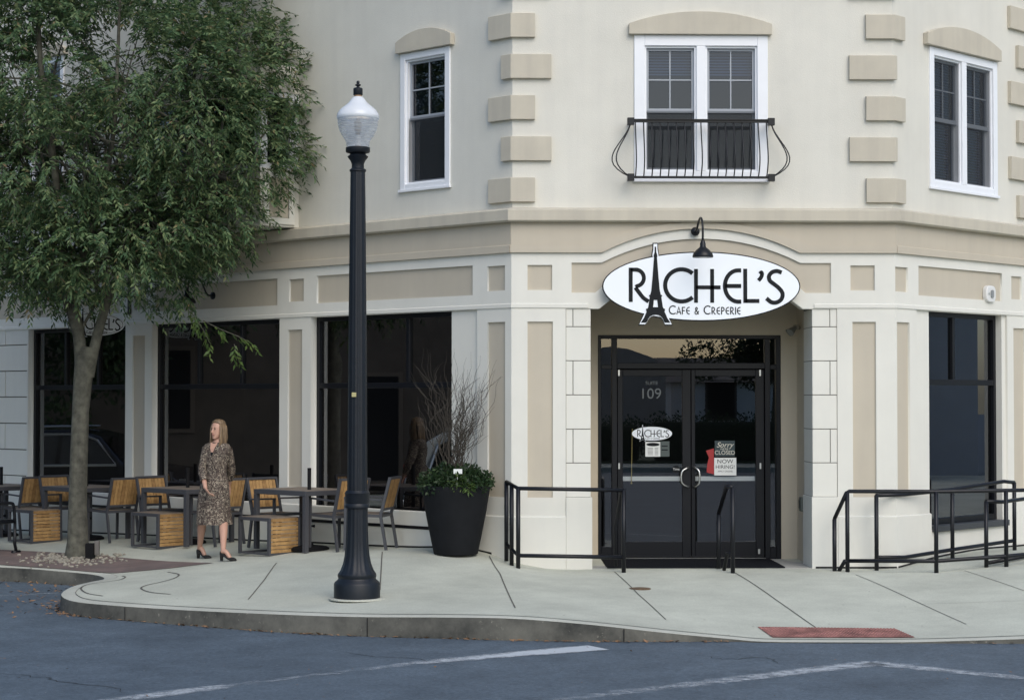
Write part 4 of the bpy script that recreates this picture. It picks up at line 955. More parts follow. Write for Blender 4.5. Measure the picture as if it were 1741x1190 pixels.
def belly(s): return .0+.21*math.sin(math.pi*min(1, max(0, (s-.0)))**1.0)**1.3 if False else .22*max(0, math.sin(math.pi*(s**.62)))**1.6
def baluster(ub_, wdir):
    pts = []
    for k in range(15):
        s = k/14; z = zb2+(zt_-zb2)*s; bl = belly(s)
        pts.append(FF.P(ub_+wdir[0]*bl, .16+wdir[1]*bl, z))
    m_ = MB(); m_.tube(pts, .0075, 6); return m_.build('baluster', M['iron'], t, smooth=True)
nb = 17
for i in range(nb): baluster(ua+.055+(ub-ua-.11)*i/(nb-1), (0, .6))
for wdir in ((-1, 0), (-.8, .35)): baluster(ua, wdir)
for wdir in ((1, 0), (.8, .35)): baluster(ub, wdir)
for i in range(1): pass

# ---------------------------------------------------------------- small fittings on the walls
u, z = FR.at(1681, 500); t = thing('wall_sounder', 'round-cornered white plastic wall sounder on the beige panel over the right-hand window', 'alarm sounder', FR.P(u, -.028, z-.08))
def sup(rx, rz, n=32, p=3.2): return [(math.copysign(abs(math.cos(2*math.pi*k/n))**(2/p), math.cos(2*math.pi*k/n))*rx, math.copysign(abs(math.sin(2*math.pi*k/n))**(2/p), math.sin(2*math.pi*k/n))*rz) for k in range(n)]
b = MB(); b.prism([(u+x, z+y) for x, y in sup(.115, .105)], FR, -.0275, .04); bevel(b.build('housing', M['white_plastic'], t), .015, 3)
b = MB(); b.prism([(u+.01+x, z+y) for x, y in sup(.035, .05, 20)], FR, .0405, .052); b.build('grille', mat('grey_grille', (.25, .26, .26), .5), t)
b = MB(); b.prism([(u-.065+x, z+y) for x, y in sup(.012, .012, 12)], FR, .0405, .05); b.build('strobe', M['chrome'], t)
# light in the recess, junction box
FI = Frame((ri1, 0, 0), (0, 1, 0), (-1, 0, 0))
t = thing('recess_light', 'small twin-head light high on the right side wall of the entrance recess', 'light', FI.P(.95, 0, fz(565)))
zz0 = FF.at(1352, 556, -.9)[1]
b = MB(); b.lathe([(.045, 0), (.05, .02), (.04, .05), (.015, .06)], FI.P(.9, .04, zz0-.03), 16); b.tube([FI.P(.9, .0, zz0), FI.P(.9, .07, zz0-.02)], .02, 8); b.build('base', mat('beige_metal', (.25, .23, .18), .5), t, auto=40)
for dd in (-.08, .07):
    b = MB(); b.tube([FI.P(.9+dd*.3, .05, zz0), FI.P(.9+dd, .13, zz0-.07)], [.02, .05], 12); b.build('lamp_head', mat('grey_glass_head', (.2, .2, .18), .2), t, auto=40)
zz0 = FF.at(1346, 856, -.8)[1]
FB_ = FI
t = thing('outlet_cover', 'grey weatherproof outlet box low on the right side wall of the entrance recess', 'outlet', FI.P(.85, 0, zz0-.08))
b = MB(); b.box(FI, .62, .76, -.0, .045, zz0-.085, zz0+.085); bevel(b.build('box', mat('grey_green_metal', (.09, .10, .085), .5), t), .01)
b = MB(); b.box(FI, .655, .725, .0455, .055, zz0-.05, zz0+.05); bevel(b.build('flap', mat('dark_flap', (.03, .034, .03), .4), t), .004)
# door mat
fz0 = .009
t_ = MB(); q = [FF.P(du(1052), .10-.0, fz0), FF.P(ri1-.42, .06, fz0), FF.P(ri1-.80, D+.06, fz0), FF.P(du(1052), D+.06, fz0)]
q = [Vector((ri0+.20, -.02, fz0)), Vector((ri1-.34, -.02, fz0)), Vector((ri1-.34, 1.20, fz0)), Vector((ri0+.20, 1.20, fz0))]
t_.hexa(q+[p+Vector((0, 0, .012)) for p in q]); meta(t_.build('door_mat', M['rubber'], origin=q[0]), 'wide black ribbed mat on the floor before the double doors', 'door mat')

# ---------------------------------------------------------------- signs on the doors
GW = D-.03
def gx(x): return FF.at(x, 700, GW)[0]
def gz_(y): return FF.at(1170, y, GW)[1]
t = thing('window_decal', 'small white oval cafe decal stuck on the left door glass', 'decal', FF.P(gx(1108.5), GW, gz_(748)))
logo(t, FF, gx(1108.5), gz_(737), gx(1143)-gx(1074), GW+.004, edge=False, small=True, lift=.001, thick=.002)
def card(name, x0, x1, y0, y1, m, label, cat, w=GW+.004):
    t = thing(name, label, cat, FF.P((gx(x0)+gx(x1))/2, w, gz_(y1)))
    b = MB(); b.box(FF, gx(x0), gx(x1), w, w+.002, gz_(y1), gz_(y0)); b.build('card', M[m], t); return t
def txt(t, s, size, x, y, m, w=GW+.0065, shear=0, sx=1, name='lettering'):
    return link(name, text_mesh(s, size, FF, gx(x), gz_(y), w, .0004, shear=shear, sx=sx), M[m], t)
t = card('hours_sheet', 1097, 1122.5, 751, 776, 'paper', 'pale sheet of opening hours below the oval decal on the left door', 'notice')
b = MB(); b.prism(ellipse(gx(1110), gz_(755.5), .083, .022, 24), FF, GW+.006, GW+.0065)
b.build('heading', M['ink'], t)
b = MB()
for k in range(6): b.box(FF, gx(1101), gx(1110), GW+.006, GW+.0064, gz_(762+k*2.2), gz_(761.2+k*2.2)); b.box(FF, gx(1113), gx(1119), GW+.006, GW+.0064, gz_(762+k*2.2), gz_(761.2+k*2.2))
b.build('printed_lines', M['grey_print'], t)
t = card('grey_notice', 1123, 1138, 750, 776, 'grey_print', 'narrow dark grey notice to the right of the opening hours sheet', 'notice')
t.children[0].data.materials.clear(); t.children[0].data.materials.append(mat('dim_green_card', (.07, .09, .085), .6))
b = MB()
for y in (758, 764.5): b.box(FF, gx(1124.5), gx(1135), GW+.006, GW+.0065, gz_(y+1.2), gz_(y-.8))
b.build('printed_lines', M['ink'], t)
t = card('closed_sign', 1215, 1249, 749, 775.5, 'teal', 'dark slate sign reading sorry we are closed on the right door', 'sign')
txt(t, 'Sorry', .092, 1231.5, 756.5, 'letter_cream', shear=.35); txt(t, "WE'RE", .036, 1231, 763.5, 'letter_cream'); txt(t, 'CLOSED', .070, 1232, 769.6, 'letter_cream', sx=.98)
for c in t.children:
    if c.name.startswith('lettering'): pass
t = card('hiring_sign', 1214, 1251.5, 778, 808, 'paper', 'white sheet reading now hiring below the closed sign on the right door', 'sign', GW+.0045)
txt(t, 'NOW', .070, 1232.5, 784.5, 'ink', GW+.007, sx=1.1); txt(t, 'HIRING!', .062, 1232.5, 793.8, 'ink', GW+.007, sx=1.08); txt(t, 'APPLY ONLINE', .028, 1232.5, 801.2, 'ink', GW+.007)
for c in t.children:
    if 'lettering' in c.name:
        pass
t = thing('delivery_decal', 'bright red delivery decal peeking out left of the closed and hiring signs', 'decal', FF.P(gx(1209), GW, gz_(806)))
b = MB(); b.prism([(gx(1200), gz_(766)), (gx(1213.5), gz_(762)), (gx(1213.5), gz_(806)), (gx(1201), gz_(803)), (gx(1202), gz_(790)), (gx(1205), gz_(778))], FF, GW+.002, GW+.003); b.build('film', M['red'], t)
t = thing('round_sticker', 'round black sticker beside the left door handle', 'sticker', FF.P(gx(1149), GW, gz_(804)))
b = MB(); b.prism(ellipse(gx(1149.5), gz_(797.5), .047, .047, 24), FF, GW+.002, GW+.003); b.build('film', M['ink'], t)
txt(t, 'Time', .040, 1149.5, 797.5, 'paper', GW+.0035)
t = thing('suite_number', 'etched number 109 at the top of the left door glass', 'number', FF.P(gx(1106), GW, gz_(682)))
txt(t, '109', .185, 1106, 670, 'grey_print', GW+.003, name='numeral'); txt(t, 'SUITE', .062, 1108, 651.5, 'grey_print', GW+.003)
t = thing('yellow_cord', 'thin yellow cord hanging inside the left door glass', 'cord', FF.P(gx(1074), GW-.02, gz_(819)))
b = MB(); b.tube([FF.P(gx(1075), GW-.012, gz_(729)), FF.P(gx(1073.5), GW-.012, gz_(819))], .005, 6); b.build('cord', M['gold'], t)
b = MB(); b.lathe([(.004, 0), (.012, .01), (.004, .03)], FF.P(gx(1073.5), GW-.012, gz_(823)), 8); b.build('tassel', M['gold'], t)

# ---------------------------------------------------------------- street lamp
lp = gat(607, 1018)
t = thing('street_lamp', 'tall blue-black fluted cast iron street lamp with a clear acorn globe near the kerb', 'street lamp', lp)
b = MB(); b.lathe([(.285, 0), (.285, .012), (.27, .016), (.1, .016)], lp, 28); b.build('footing', M['curb'], t)
SH = .955
b = MB(); b.lathe([(.225, .01), (.235, .02), (.235, .155), (.225, .175), (.195, .20), (.190, .215), (.198, .235), (.195, .255)], lp, 48); b.build('plinth', M['lamp_iron'], t, auto=40)
b = MB(); b.lathe([(.195, .255), (.17, .295), (.145, .36), (.128, .44), (.118, .55), (.112, .70), (.108, .92)], lp, 96, 16, (.26, 2)); b.build('fluted_base', M['lamp_iron'], t, auto=50)
b = MB(); b.lathe([(.110, .92), (.126, .925), (.130, .95), (.118, .97), (.124, .99), (.124, 1.06), (.130, 1.075), (.118, 1.09), (.112, 1.10)], lp, 48); b.build('collar', M['lamp_iron'], t, auto=40)
b = MB(); b.lathe([(.103, 1.10), (.100, 1.6), (.094, 2.6), (.085, 3.6), (.076, 4.34)], lp, 96, 16, (1, 5)); b.build('pole', M['lamp_iron'], t, auto=50)
b = MB(); b.lathe([(.074, 4.34), (.085, 4.35), (.085, 4.365), (.064, 4.38), (.062, 4.42), (.075, 4.455), (.098, 4.485), (.106, 4.50), (.085, 4.515), (.078, 4.53), (.116, 4.54), (.124, 4.55), (.124, 4.59), (.110, 4.597)], lp, 40); b.build('fitter', M['lamp_iron'], t, auto=40)
def globe_mats():
    m, n, l, bb = new_mat('ribbed_clear_globe'); n.remove(bb)
    tr = n.new('ShaderNodeBsdfTransparent'); tr.inputs[0].default_value = (.90, .92, .95, 1)
    g = n.new('ShaderNodeBsdfGlossy'); g.inputs[1].default_value = .12; g.inputs[0].default_value = (.9, .93, 1, 1); d = n.new('ShaderNodeBsdfTranslucent'); d.inputs[0].default_value = (.85, .88, .92, 1)
    d2 = n.new('ShaderNodeBsdfDiffuse'); d2.inputs[0].default_value = (.8, .83, .87, 1)
    tc = n.new('ShaderNodeTexCoord'); wv = n.new('ShaderNodeTexWave'); wv.bands_direction = 'Z'; wv.inputs['Scale'].default_value = 9; l.new(tc.outputs['Object'], wv.inputs[0])
    a = n.new('ShaderNodeMixShader'); a.inputs[0].default_value = .5; l.new(g.outputs[0], a.inputs[1]); l.new(d2.outputs[0], a.inputs[2])
    a2 = n.new('ShaderNodeMixShader'); a2.inputs[0].default_value = .3; l.new(a.outputs[0], a2.inputs[1]); l.new(d.outputs[0], a2.inputs[2])
    mr = n.new('ShaderNodeMath'); mr.operation = 'MULTIPLY_ADD'; mr.inputs[1].default_value = .22; mr.inputs[2].default_value = .36; l.new(wv.outputs['Fac'], mr.inputs[0])
    mx = n.new('ShaderNodeMixShader'); l.new(mr.outputs[0], mx.inputs[0]); l.new(tr.outputs[0], mx.inputs[1]); l.new(a2.outputs[0], mx.inputs[2]); l.new(mx.outputs[0], n['Material Output'].inputs[0])
    m2 = mat('frosted_white_dome', (.92, .95, .98), .12, .02, 8, spec=.8); b2 = m2.node_tree.nodes['Principled BSDF']
    tl = m2.node_tree.nodes.new('ShaderNodeBsdfTranslucent'); tl.inputs[0].default_value = (.8, .85, .9, 1); mm = m2.node_tree.nodes.new('ShaderNodeMixShader'); mm.inputs[0].default_value = .35
    m2.node_tree.links.new(b2.outputs[0], mm.inputs[1]); m2.node_tree.links.new(tl.outputs[0], mm.inputs[2]); m2.node_tree.links.new(mm.outputs[0], m2.node_tree.nodes['Material Output'].inputs[0])
    return m, m2
gm, gm2 = globe_mats()
b = MB(); b.lathe([(.116, 4.598), (.120, 4.64), (.134, 4.675), (.162, 4.715), (.186, 4.76), (.201, 4.81), (.207, 4.85), (.209, 4.89)], lp, 48); b.f = b.f[:-2]; g_ = b.build('globe', gm, t, smooth=True)
b = MB(); b.lathe([(.209, 4.885), (.216, 4.89), (.217, 4.915), (.212, 4.935), (.196, 4.965), (.168, 4.995), (.128, 5.025), (.098, 5.05), (.078, 5.075), (.066, 5.095), (.045, 5.112), (.03, 5.116)], lp, 48); b.f = b.f[:-2]; b.build('globe_dome', gm2, t, smooth=True)
b = MB(); b.lathe([(.038, 5.112), (.04, 5.128)], lp, 20); b.build('finial_seat', mat('tan_gasket', (.35, .22, .12), .6), t)
b = MB(); b.lathe([(.046, 5.129), (.048, 5.132), (.048, 5.195), (.038, 5.203), (.018, 5.208), (.014, 5.22), (.03, 5.228), (.03, 5.236), (.014, 5.245), (.017, 5.262), (.012, 5.275), (.0, 5.277)], lp, 20); b.build('finial', M['lamp_iron'], t, auto=40)
b = MB(); b.lathe([(.03, 4.60), (.03, 4.70), (.022, 4.72)], lp, 16); b.build('lamp_holder', M['white_plastic'], t)
b = MB(); b.lathe([(.018, 4.72), (.035, 4.77), (.035, 4.86), (.012, 4.89)], lp, 16); b.build('bulb', mat('bulb_glass', (.5, .45, .38), .2), t, smooth=True)
b = MB(); dl = (CAM-lp); dl.z = 0; dl.normalize(); pr = Vector((-dl.y, dl.x, 0)); c = lp+dl*.098+Vector((0, 0, (1018-671)/3300*((lp-CAM).dot(fw))))-pr*.035
b.bar(c-dl*.01-Vector((0, 0, .022)), c-dl*.01+Vector((0, 0, .022)), .045, .028, dl); b.build('sticker', mat('yellow_sticker', (.42, .38, .18), .6), t)

# ---------------------------------------------------------------- handrails
def rail_thing(name, label, paths, posts, loc, cat='handrail', group=None):
    t = thing(name, label, cat, loc, group=group)
    for nm, pts in paths:
        b = MB(); b.tube(pts, .0235, 10); b.build(nm, M['iron'], t, smooth=True)
    for a, c in posts:
        b = MB(); b.tube([a, c], .0255, 12); b.build('post', M['iron'], t, smooth=True)
    for a, c in posts[:0]: pass
    return t
def updist(foot, y):      # point straight above a foot at picture height y
    d = ray(870.5, y); k = (Vector(foot)-CAM).dot(Vector((fw.x, fw.y, 0)).normalized()); dd = Vector((fw.x, fw.y, 0)).normalized()
    return Vector((foot[0], foot[1], CAM.z+d.z/d.dot(dd)*k))
# left rail
p1 = Vector((-.17, .02, .17)); p2 = Vector((-.05, -.25, .08)); p3 = Vector(atz(881, 967, .0))
p1 = Vector(atz(861, 939, .205)); p3 = Vector(atz(881, 967, .04)); q4 = Vector(atz(1060.5, 966, .04))
p2 = p1.lerp(p3, .45)
T1, T2, T3, T4 = updist(p1, 819), updist(p2, 824), updist(p3, 830), updist(q4, 833)
L1, L3, L4 = updist(p1, 925), updist(p3, 944), updist(q4, 947)
q5 = q4+Vector((-.03, .30, 0)); T5 = T4+Vector((-.03, .30, .0))
rail_thing('handrail', 'black pipe handrail with a corner, left of the entrance before the panelled pier', [('top_rail', [T1, T3, T4]), ('lower_rail', [L1, L3, L4]), ('return_rail', [T4+Vector((0, .0, 0)), T4+Vector((-.02, .12, -.02)), q4+Vector((-.07, .30, .45)), q4+Vector((-.07, .30, .0))])],
           [(p1-Vector((0, 0, .1)), T1), (p2-Vector((0, 0, .1)), T2), (p3-Vector((0, 0, .1)), T3), (q4-Vector((0, 0, .1)), T4)], p3)
# centre rail by the doors
a1 = Vector(atz(1246, 973, 0)); a2 = a1+Vector((-.03, .62, 0)); a2 = Vector(atz(1222, 966, .008)); a2 = Vector((a2.x, min(a2.y, .45), .008))
A1 = updist(a1, 828); A2 = updist(a2, 873); A1b = updist(a1, 827)+Vector((-.06, .06, 0))
rail_thing('handrail', 'short black sloping handrail standing alone on the mat before the right door', [('top_rail', [A1, A1b, A2]), ('lower_rail', [a1+Vector((-.02, .02, .22)), a1.lerp(a2, .4)+Vector((0, 0, .20)), a1.lerp(a2, .62)])], [(a1-Vector((0, 0, .1)), A1), (a2, A2)], a1)
# right: long near rail
b0 = gat(1419, 970.5); b1 = gat(1441, 972); b2 = gat(1592, 973.5); b3 = gat(1711, 963); b4 = gat(1835, 952)
B0, B1, B2, B3, B4 = updist(b0, 882), updist(b1, 835), updist(b2, 835.5), updist(b3, 833.5), updist(b4, 831.5)
l1, l2_, l3, l4 = updist(b1, 953), updist(b2, 953.5), updist(b3, 945), updist(b4, 934)
m0 = B0-Vector((0, 0, .62))
rail_thing('handrail', 'long black pipe handrail running right past the ramp with its low rail and four posts', [('top_rail', [B0, B1+Vector((-.01, 0, -.02)), B1+Vector((.02, 0, 0)), B2, B3, B4]), ('lower_rail', [l1, l2_, l3, l4]), ('kick_rail', [b0+Vector((.05, 0, 0)), l1+Vector((-.03, 0, 0)), l1])],
           [(b0-Vector((0, 0, .1)), B0), (b1-Vector((0, 0, .1)), B1), (b2-Vector((0, 0, .1)), B2), (b3-Vector((0, 0, .1)), B3), (b4-Vector((0, 0, .1)), B4)], b1)
# right: rail along the wall, over the ramp
c0 = Vector(atz(1490.5, 969, .0)); c0 = gat(1490.5, 969.5); c1 = gat(1619.5, 948); c2 = gat(1725, 935)
C0, C1, C2 = updist(c0, 842), updist(c1, 832), updist(c2, 820); ce = c0.lerp(c1, .36)
Ce = updist(ce, 840.5); Cx = updist(c2, 817.5)+Vector((-.16, -.11, 0))
rail_thing('handrail', 'black pipe handrail close to the right-hand wall, rising along the ramp', [('top_rail', [C0, Ce, C1, Cx, C2]), ('lower_rail', [updist(c0, 947), updist(ce, 947), updist(c1, 934), updist(c2, 918.5)])],
           [(c0-Vector((0, 0, .1)), C0), (c1-Vector((0, 0, .1)), C1), (c2-Vector((0, 0, .1)), C2)], c0)
e0 = gat(1677, 964); e1 = gat(1830, 938); E0, E1 = updist(e0, 852), updist(e1, 836); ee = updist(e0.lerp(e1, .17), 853)
rail_thing('handrail', 'black pipe handrail of the second ramp run, its first post by the right frame edge', [('top_rail', [E0, ee, E1]), ('lower_rail', [updist(e0, 957), updist(e1, 930)])], [(e0-Vector((0, 0, .1)), E0), (e1-Vector((0, 0, .1)), E1)], e0)

# ---------------------------------------------------------------- planter
pp = gat(775, 941)
t = thing('planter', 'large black tapered round planter of evergreens and curly twigs by the left wall', 'planter', pp)
b = MB(); b.lathe([(.255, 0), (.262, .02), (.30, .2), (.35, .45), (.395, .72), (.405, .78), (.400, .80), (.37, .80), (.36, .70)], pp, 64); b.build('pot', M['pot'], t, auto=40)
b = MB(); b.lathe([(.36, .70), (.0, .74)], pp, 24); b.build('soil', M['matt_black'], t)
def leafcloud(n, centers, size, rngl, up=.0, wd=.35):
    """many small separate leaves; centers: (pos, radius vec)"""
    V = []; Fc = []
    for _ in range(n):
        c, rad = centers[rngl.integers(len(centers))]
        d = rngl.normal(size=3); d /= np.linalg.norm(d); rr = rngl.uniform(.55, 1.0)
        p = np.array(c)+d*np.array(rad)*rr
        a = d*.6+rngl.normal(size=3)*.7; a[2] += up; a /= np.linalg.norm(a); s = np.cross(a, rngl.normal(size=3)); s /= np.linalg.norm(s)
        L_ = size*rngl.uniform(.6, 1.3); w = L_*wd
        i = len(V); V += [tuple(p), tuple(p+a*L_*.5+s*w*.5), tuple(p+a*L_), tuple(p+a*L_*.5-s*w*.5)]; Fc.append((i, i+1, i+2, i+3))
    me = bpy.data.meshes.new('leaves'); me.from_pydata(V, [], Fc); me.update(); return me
r2 = np.random.default_rng(3)
cs = []
for k in range(13):
    a = 2*math.pi*k/13; cs.append(((pp.x+.33*math.cos(a), pp.y+.33*math.sin(a), pp.z+.84+.03*math.sin(3*a)), (.12, .12, .12)))
for k in range(7):
    a = 2*math.pi*k/7+.3; cs.append(((pp.x+.16*math.cos(a), pp.y+.16*math.sin(a), pp.z+.93+.03*math.sin(2*a)), (.13, .13, .11)))
link('foliage', leafcloud(4800, cs, .05, r2, -.1, .5), M['leaf_dark'], t)
link('trailing_leaves', leafcloud(170, [((pp.x+.03, pp.y-.36, pp.z+.83), (.09, .06, .09)), ((pp.x+.12, pp.y-.38, pp.z+.80), (.08, .05, .06))], .075, r2, -.5, .22), M['leaf_light'], t)
b = MB()
for k in range(64):
    a = r2.uniform(0, 2*math.pi); r = r2.uniform(0, .13); p = Vector((pp.x+r*math.cos(a)-.06, pp.y+r*math.sin(a), pp.z+.78))
    lean = Vector((r2.normal(.0, .08)+(.17 if k % 4 else -.14), r2.normal(0, .09), 1)).normalized(); L_ = r2.uniform(.9, 1.75); n = 16; pts = [p]; ph = r2.uniform(0, 6.28); dirv = lean.copy()
    for i in range(n):
        dirv = (lean+Vector((math.cos(ph+i*1.3), math.sin(ph*1.7+i*1.1), 0))*.32+Vector((r2.normal(0, .12), r2.normal(0, .12), 0))+Vector((lean.x*.5*i/n, 0, 0))).normalized()
        p = p+dirv*L_/n; pts.append(p.copy())
    rr = [.0048*(1-.82*i/n) for i in range(n+1)]; b.tube(pts, rr, 5, False)
    for q in range(3):
        i0 = r2.integers(6, n-3); s0 = pts[i0]; dd = (lean+Vector((r2.normal(0, .6), r2.normal(0, .4), 0))).normalized(); sp = [s0]
        for i in range(7): s0 = s0+(dd+Vector((r2.normal(0, .35), r2.normal(0, .35), 0))).normalized()*.05; sp.append(s0)
        b.tube(sp, [.0032*(1-.7*i/7) for i in range(8)], 4, False)
b.build('curly_twigs', M['twig'], t)
c = Vector((pp.x+.02, pp.y-.40, pp.z+.95)); b = MB(); b.box(FF, c.x-.045, c.x+.055, -c.y, -c.y+.003, c.z, c.z+.055); b.build('plant_tag', M['paper'], t)
b = MB(); b.tube([c+Vector((0, .004, -.12)), c+Vector((0, .004, .02))], .003, 5); b.build('tag_stake', M['white_plastic'], t)

# ---------------------------------------------------------------- cafe furniture (built once, then copied)
LOC = Frame((0, 0, 0), (1, 0, 0), (0, 1, 0))     # local axes: x, y, z
def make_chair():
    t = thing('patio_chair', '', 'chair'); lw = .026
    # faces +x; back at -x
    for s in (-1, 1):
        b = MB(); b.bar((.23, s*.24, 0), (.22, s*.24, .64), lw, .035); b.build('leg', M['chair_metal'], t, local=True)
        b = MB(); b.bar((-.29, s*.24, 0), (-.215, s*.24, .44), lw, .035); b.build('leg', M['chair_metal'], t, local=True)
        b = MB(); b.bar((.24, s*.245, .64), (-.24, s*.245, .615), .04, .022); bevel(b.build('armrest', M['chair_metal'], t, local=True), .004)
    b = MB()
    for s in (-1, 1): b.bar((-.21, s*.235, .40), (-.335, s*.235, .885), .028, .035)
    b.bar((-.325, -.235, .875), (-.325, .235, .875), .03, .03); b.bar((-.237, -.235, .50), (-.237, .235, .50), .03, .03); b.build('back_frame', M['chair_metal'], t, local=True)
    b = MB(); n = 8
    for k in range(n):
        y0 = -.215+.43*k/n+.003; y1 = -.215+.43*(k+1)/n-.003
        p = lambda z, y, o: (-.235-(z-.49)*.26+o, y, z)
        b.hexa([p(.515, y0, -.008), p(.515, y1, -.008), p(.515, y1, .008), p(.515, y0, .008), p(.86, y0, -.008), p(.86, y1, -.008), p(.86, y1, .008), p(.86, y0, .008)])
    b.build('backrest', M['teak'], t, local=True)
    b = MB(); b.bar((-.23, -.235, .42), (.235, -.235, .435), .028, .035); b.bar((-.23, .235, .42), (.235, .235, .435), .028, .035); b.bar((.225, -.22, .435), (.225, .22, .435), .028, .034); b.bar((-.215, -.22, .42), (-.215, .22, .42), .028, .034); b.build('seat_frame', M['chair_metal'], t, local=True)
    b = MB()
    for k in range(7):
        x0 = -.2+.415*k/7+.003; b.hexa([(x0, -.221, .43), (x0+.052, -.221, .43), (x0+.052, .221, .43), (x0, .221, .43), (x0, -.221, .446), (x0+.052, -.221, .446), (x0+.052, .221, .446), (x0, .221, .446)])
    b.build('seat', M['taupe_top'], t, local=True)
    return t
def make_table(lx=1.0, ly=.8, H=.75):
    t = thing('patio_table', '', 'table'); g = .055
    for sx in (-1, 1):
        for sy in (-1, 1):
            b = MB(); b.bar((sx*(lx/2-g/2), sy*(ly/2-g/2), 0), (sx*(lx/2-g/2), sy*(ly/2-g/2), H-.062), g, g); b.build('leg', M['chair_metal'], t, local=True)
    b = MB()
    for s in (-1, 1):
        b.bar((-lx/2, s*(ly/2-.0225), H-.031), (lx/2, s*(ly/2-.0225), H-.031), .045, .06); b.bar((s*(lx/2-.0225), -ly/2+.046, H-.031), (s*(lx/2-.0225), ly/2-.046, H-.031), .045, .059)
    bevel(b.build('apron', M['chair_metal'], t, local=True), .004)
    b = MB(); n = 9
    for k in range(n):
        y0 = -ly/2+.047+(ly-.094)*k/n; y1 = y0+(ly-.094)/n-.005
        b.hexa([(-lx/2+.047, y0, H-.02), (lx/2-.047, y0, H-.02), (lx/2-.047, y1, H-.02), (-lx/2+.047, y1, H-.02), (-lx/2+.047, y0, H+.003), (lx/2-.047, y0, H+.003), (lx/2-.047, y1, H+.003), (-lx/2+.047, y1, H+.003)])
    b.build('table_top', M['taupe_top'], t, local=True)
    return t
def make_base():
    t = thing('umbrella_stand', '', 'umbrella stand')
    b = MB(); b.lathe([(.25, 0), (.25, .03), (.22, .05), (.06, .07), (.045, .09)], (0, 0, 0), 28); b.build('weight', M['matt_black'], t, local=True)
    b = MB(); b.tube([(0, 0, .05), (0, 0, 1.02)], .024, 14); b.build('tube', M['matt_black'], t, local=True, smooth=True)
    b = MB(); b.tube([(.02, 0, .30), (.07, 0, .30)], [.008, .02], 8); b.build('knob', M['matt_black'], t, local=True)
    return t
def make_stool(lx=.6, ly=.5, H=.455):
    t = thing('slatted_stool', '', 'stool'); g = .035
    b = MB()
    for sy in (-1, 1):
        for sx in (-1, 1): b.bar((sx*(lx/2-g/2), sy*(ly/2-g/2), 0), (sx*(lx/2-g/2), sy*(ly/2-g/2), H), g, g)
        b.bar((-lx/2+g, sy*(ly/2-g/2), H-.02), (lx/2-g, sy*(ly/2-g/2), H-.02), g, .039); b.bar((-lx/2+g, sy*(ly/2-g/2), .014), (lx/2-g, sy*(ly/2-g/2), .014), g, .022)
    for sx in (-1, 1): b.bar((sx*(lx/2-g/2), -ly/2+g, .012), (sx*(lx/2-g/2), ly/2-g, .012), g, .022)
    b.build('frame', M['chair_metal'], t, local=True)
    for sx in (-1,):
        b = MB(); n = 9
        for k in range(n):
            z0 = .026+(H-.03)*k/n; z1 = z0+(H-.03)/n-.007
            x = sx*(lx/2-.010); b.hexa([(x-.009, -ly/2+g, z0), (x+.009, -ly/2+g, z0), (x+.009, ly/2-g, z0), (x-.009, ly/2-g, z0), (x-.009, -ly/2+g, z1), (x+.009, -ly/2+g, z1), (x+.009, ly/2-g, z1), (x-.009, ly/2-g, z1)])
        b.build('side_slats', M['teak'], t, local=True)
    b = MB(); n = 9
    for k in range(n):
        y0 = -ly/2+g+.001+(ly-2*g)*k/n; y1 = y0+(ly-2*g)/n-.005; X_ = lx/2-.021
        b.hexa([(-X_, y0, H-.012), (X_, y0, H-.012), (X_, y1, H-.012), (-X_, y1, H-.012), (-X_, y0, H+.004), (X_, y0, H+.004), (X_, y1, H+.004), (-X_, y1, H+.004)])
    b.build('seat_top', M['taupe_top'], t, local=True)
    return t
AU = math.atan2(S, -S)       # direction of the left wall (away to the left)
U2 = FL.u.copy(); N2 = -FL.n.copy()    # N2 points to the wall
def put(o, p, rz, label, group):
    o.location = (p.x, p.y, ground_z(p.x, p.y)+.004); o.rotation_euler = (0, 0, rz); o['label'] = label; o['group'] = group; return o
ch0, tb0, st0, ub0 = make_chair(), make_table(), make_stool(), make_base(); first = {}
def inst(src):
    if src.name in first: return copy_tree(src)
    first[src.name] = 1; return src
LX, LY = 1.0, .8
corners = [(519, 941, 'right'), (316, 933, 'mid'), (140, 925, 'left'), (-8, 917, 'edge')]
tl = {'right': 'slatted patio table nearest the street lamp', 'mid': 'slatted patio table behind the walking woman', 'left': 'slatted patio table behind the tree trunk', 'edge': 'slatted patio table cut by the left edge of the photo'}
c_left = {'right': 'teak-backed armchair between the woman and the table by the street lamp', 'mid': 'teak-backed armchair at the left end of the table behind the woman', 'left': 'teak-backed armchair just left of the tree trunk, at the table behind it', 'edge': 'x'}
c_right = {'right': 'teak-backed armchair just left of the street lamp, its back to the lamp', 'mid': 'teak-backed armchair half hidden behind the woman', 'left': 'teak-backed armchair just right of the tree trunk, seen from behind', 'edge': 'teak-backed armchair farthest left, seen from behind'}
s_lab = {'right': 'low slatted stool between the woman and the street lamp', 'mid': 'low slatted stool between the tree trunk and the woman', 'left': 'low slatted stool left of the tree trunk'}
u_lab = {'right': 'black umbrella stand under the table by the street lamp, its tube above the top', 'mid': 'black umbrella stand under the table behind the woman', 'left': 'black umbrella stand under the table behind the tree', 'edge': 'black umbrella stand at the left edge of the photo'}
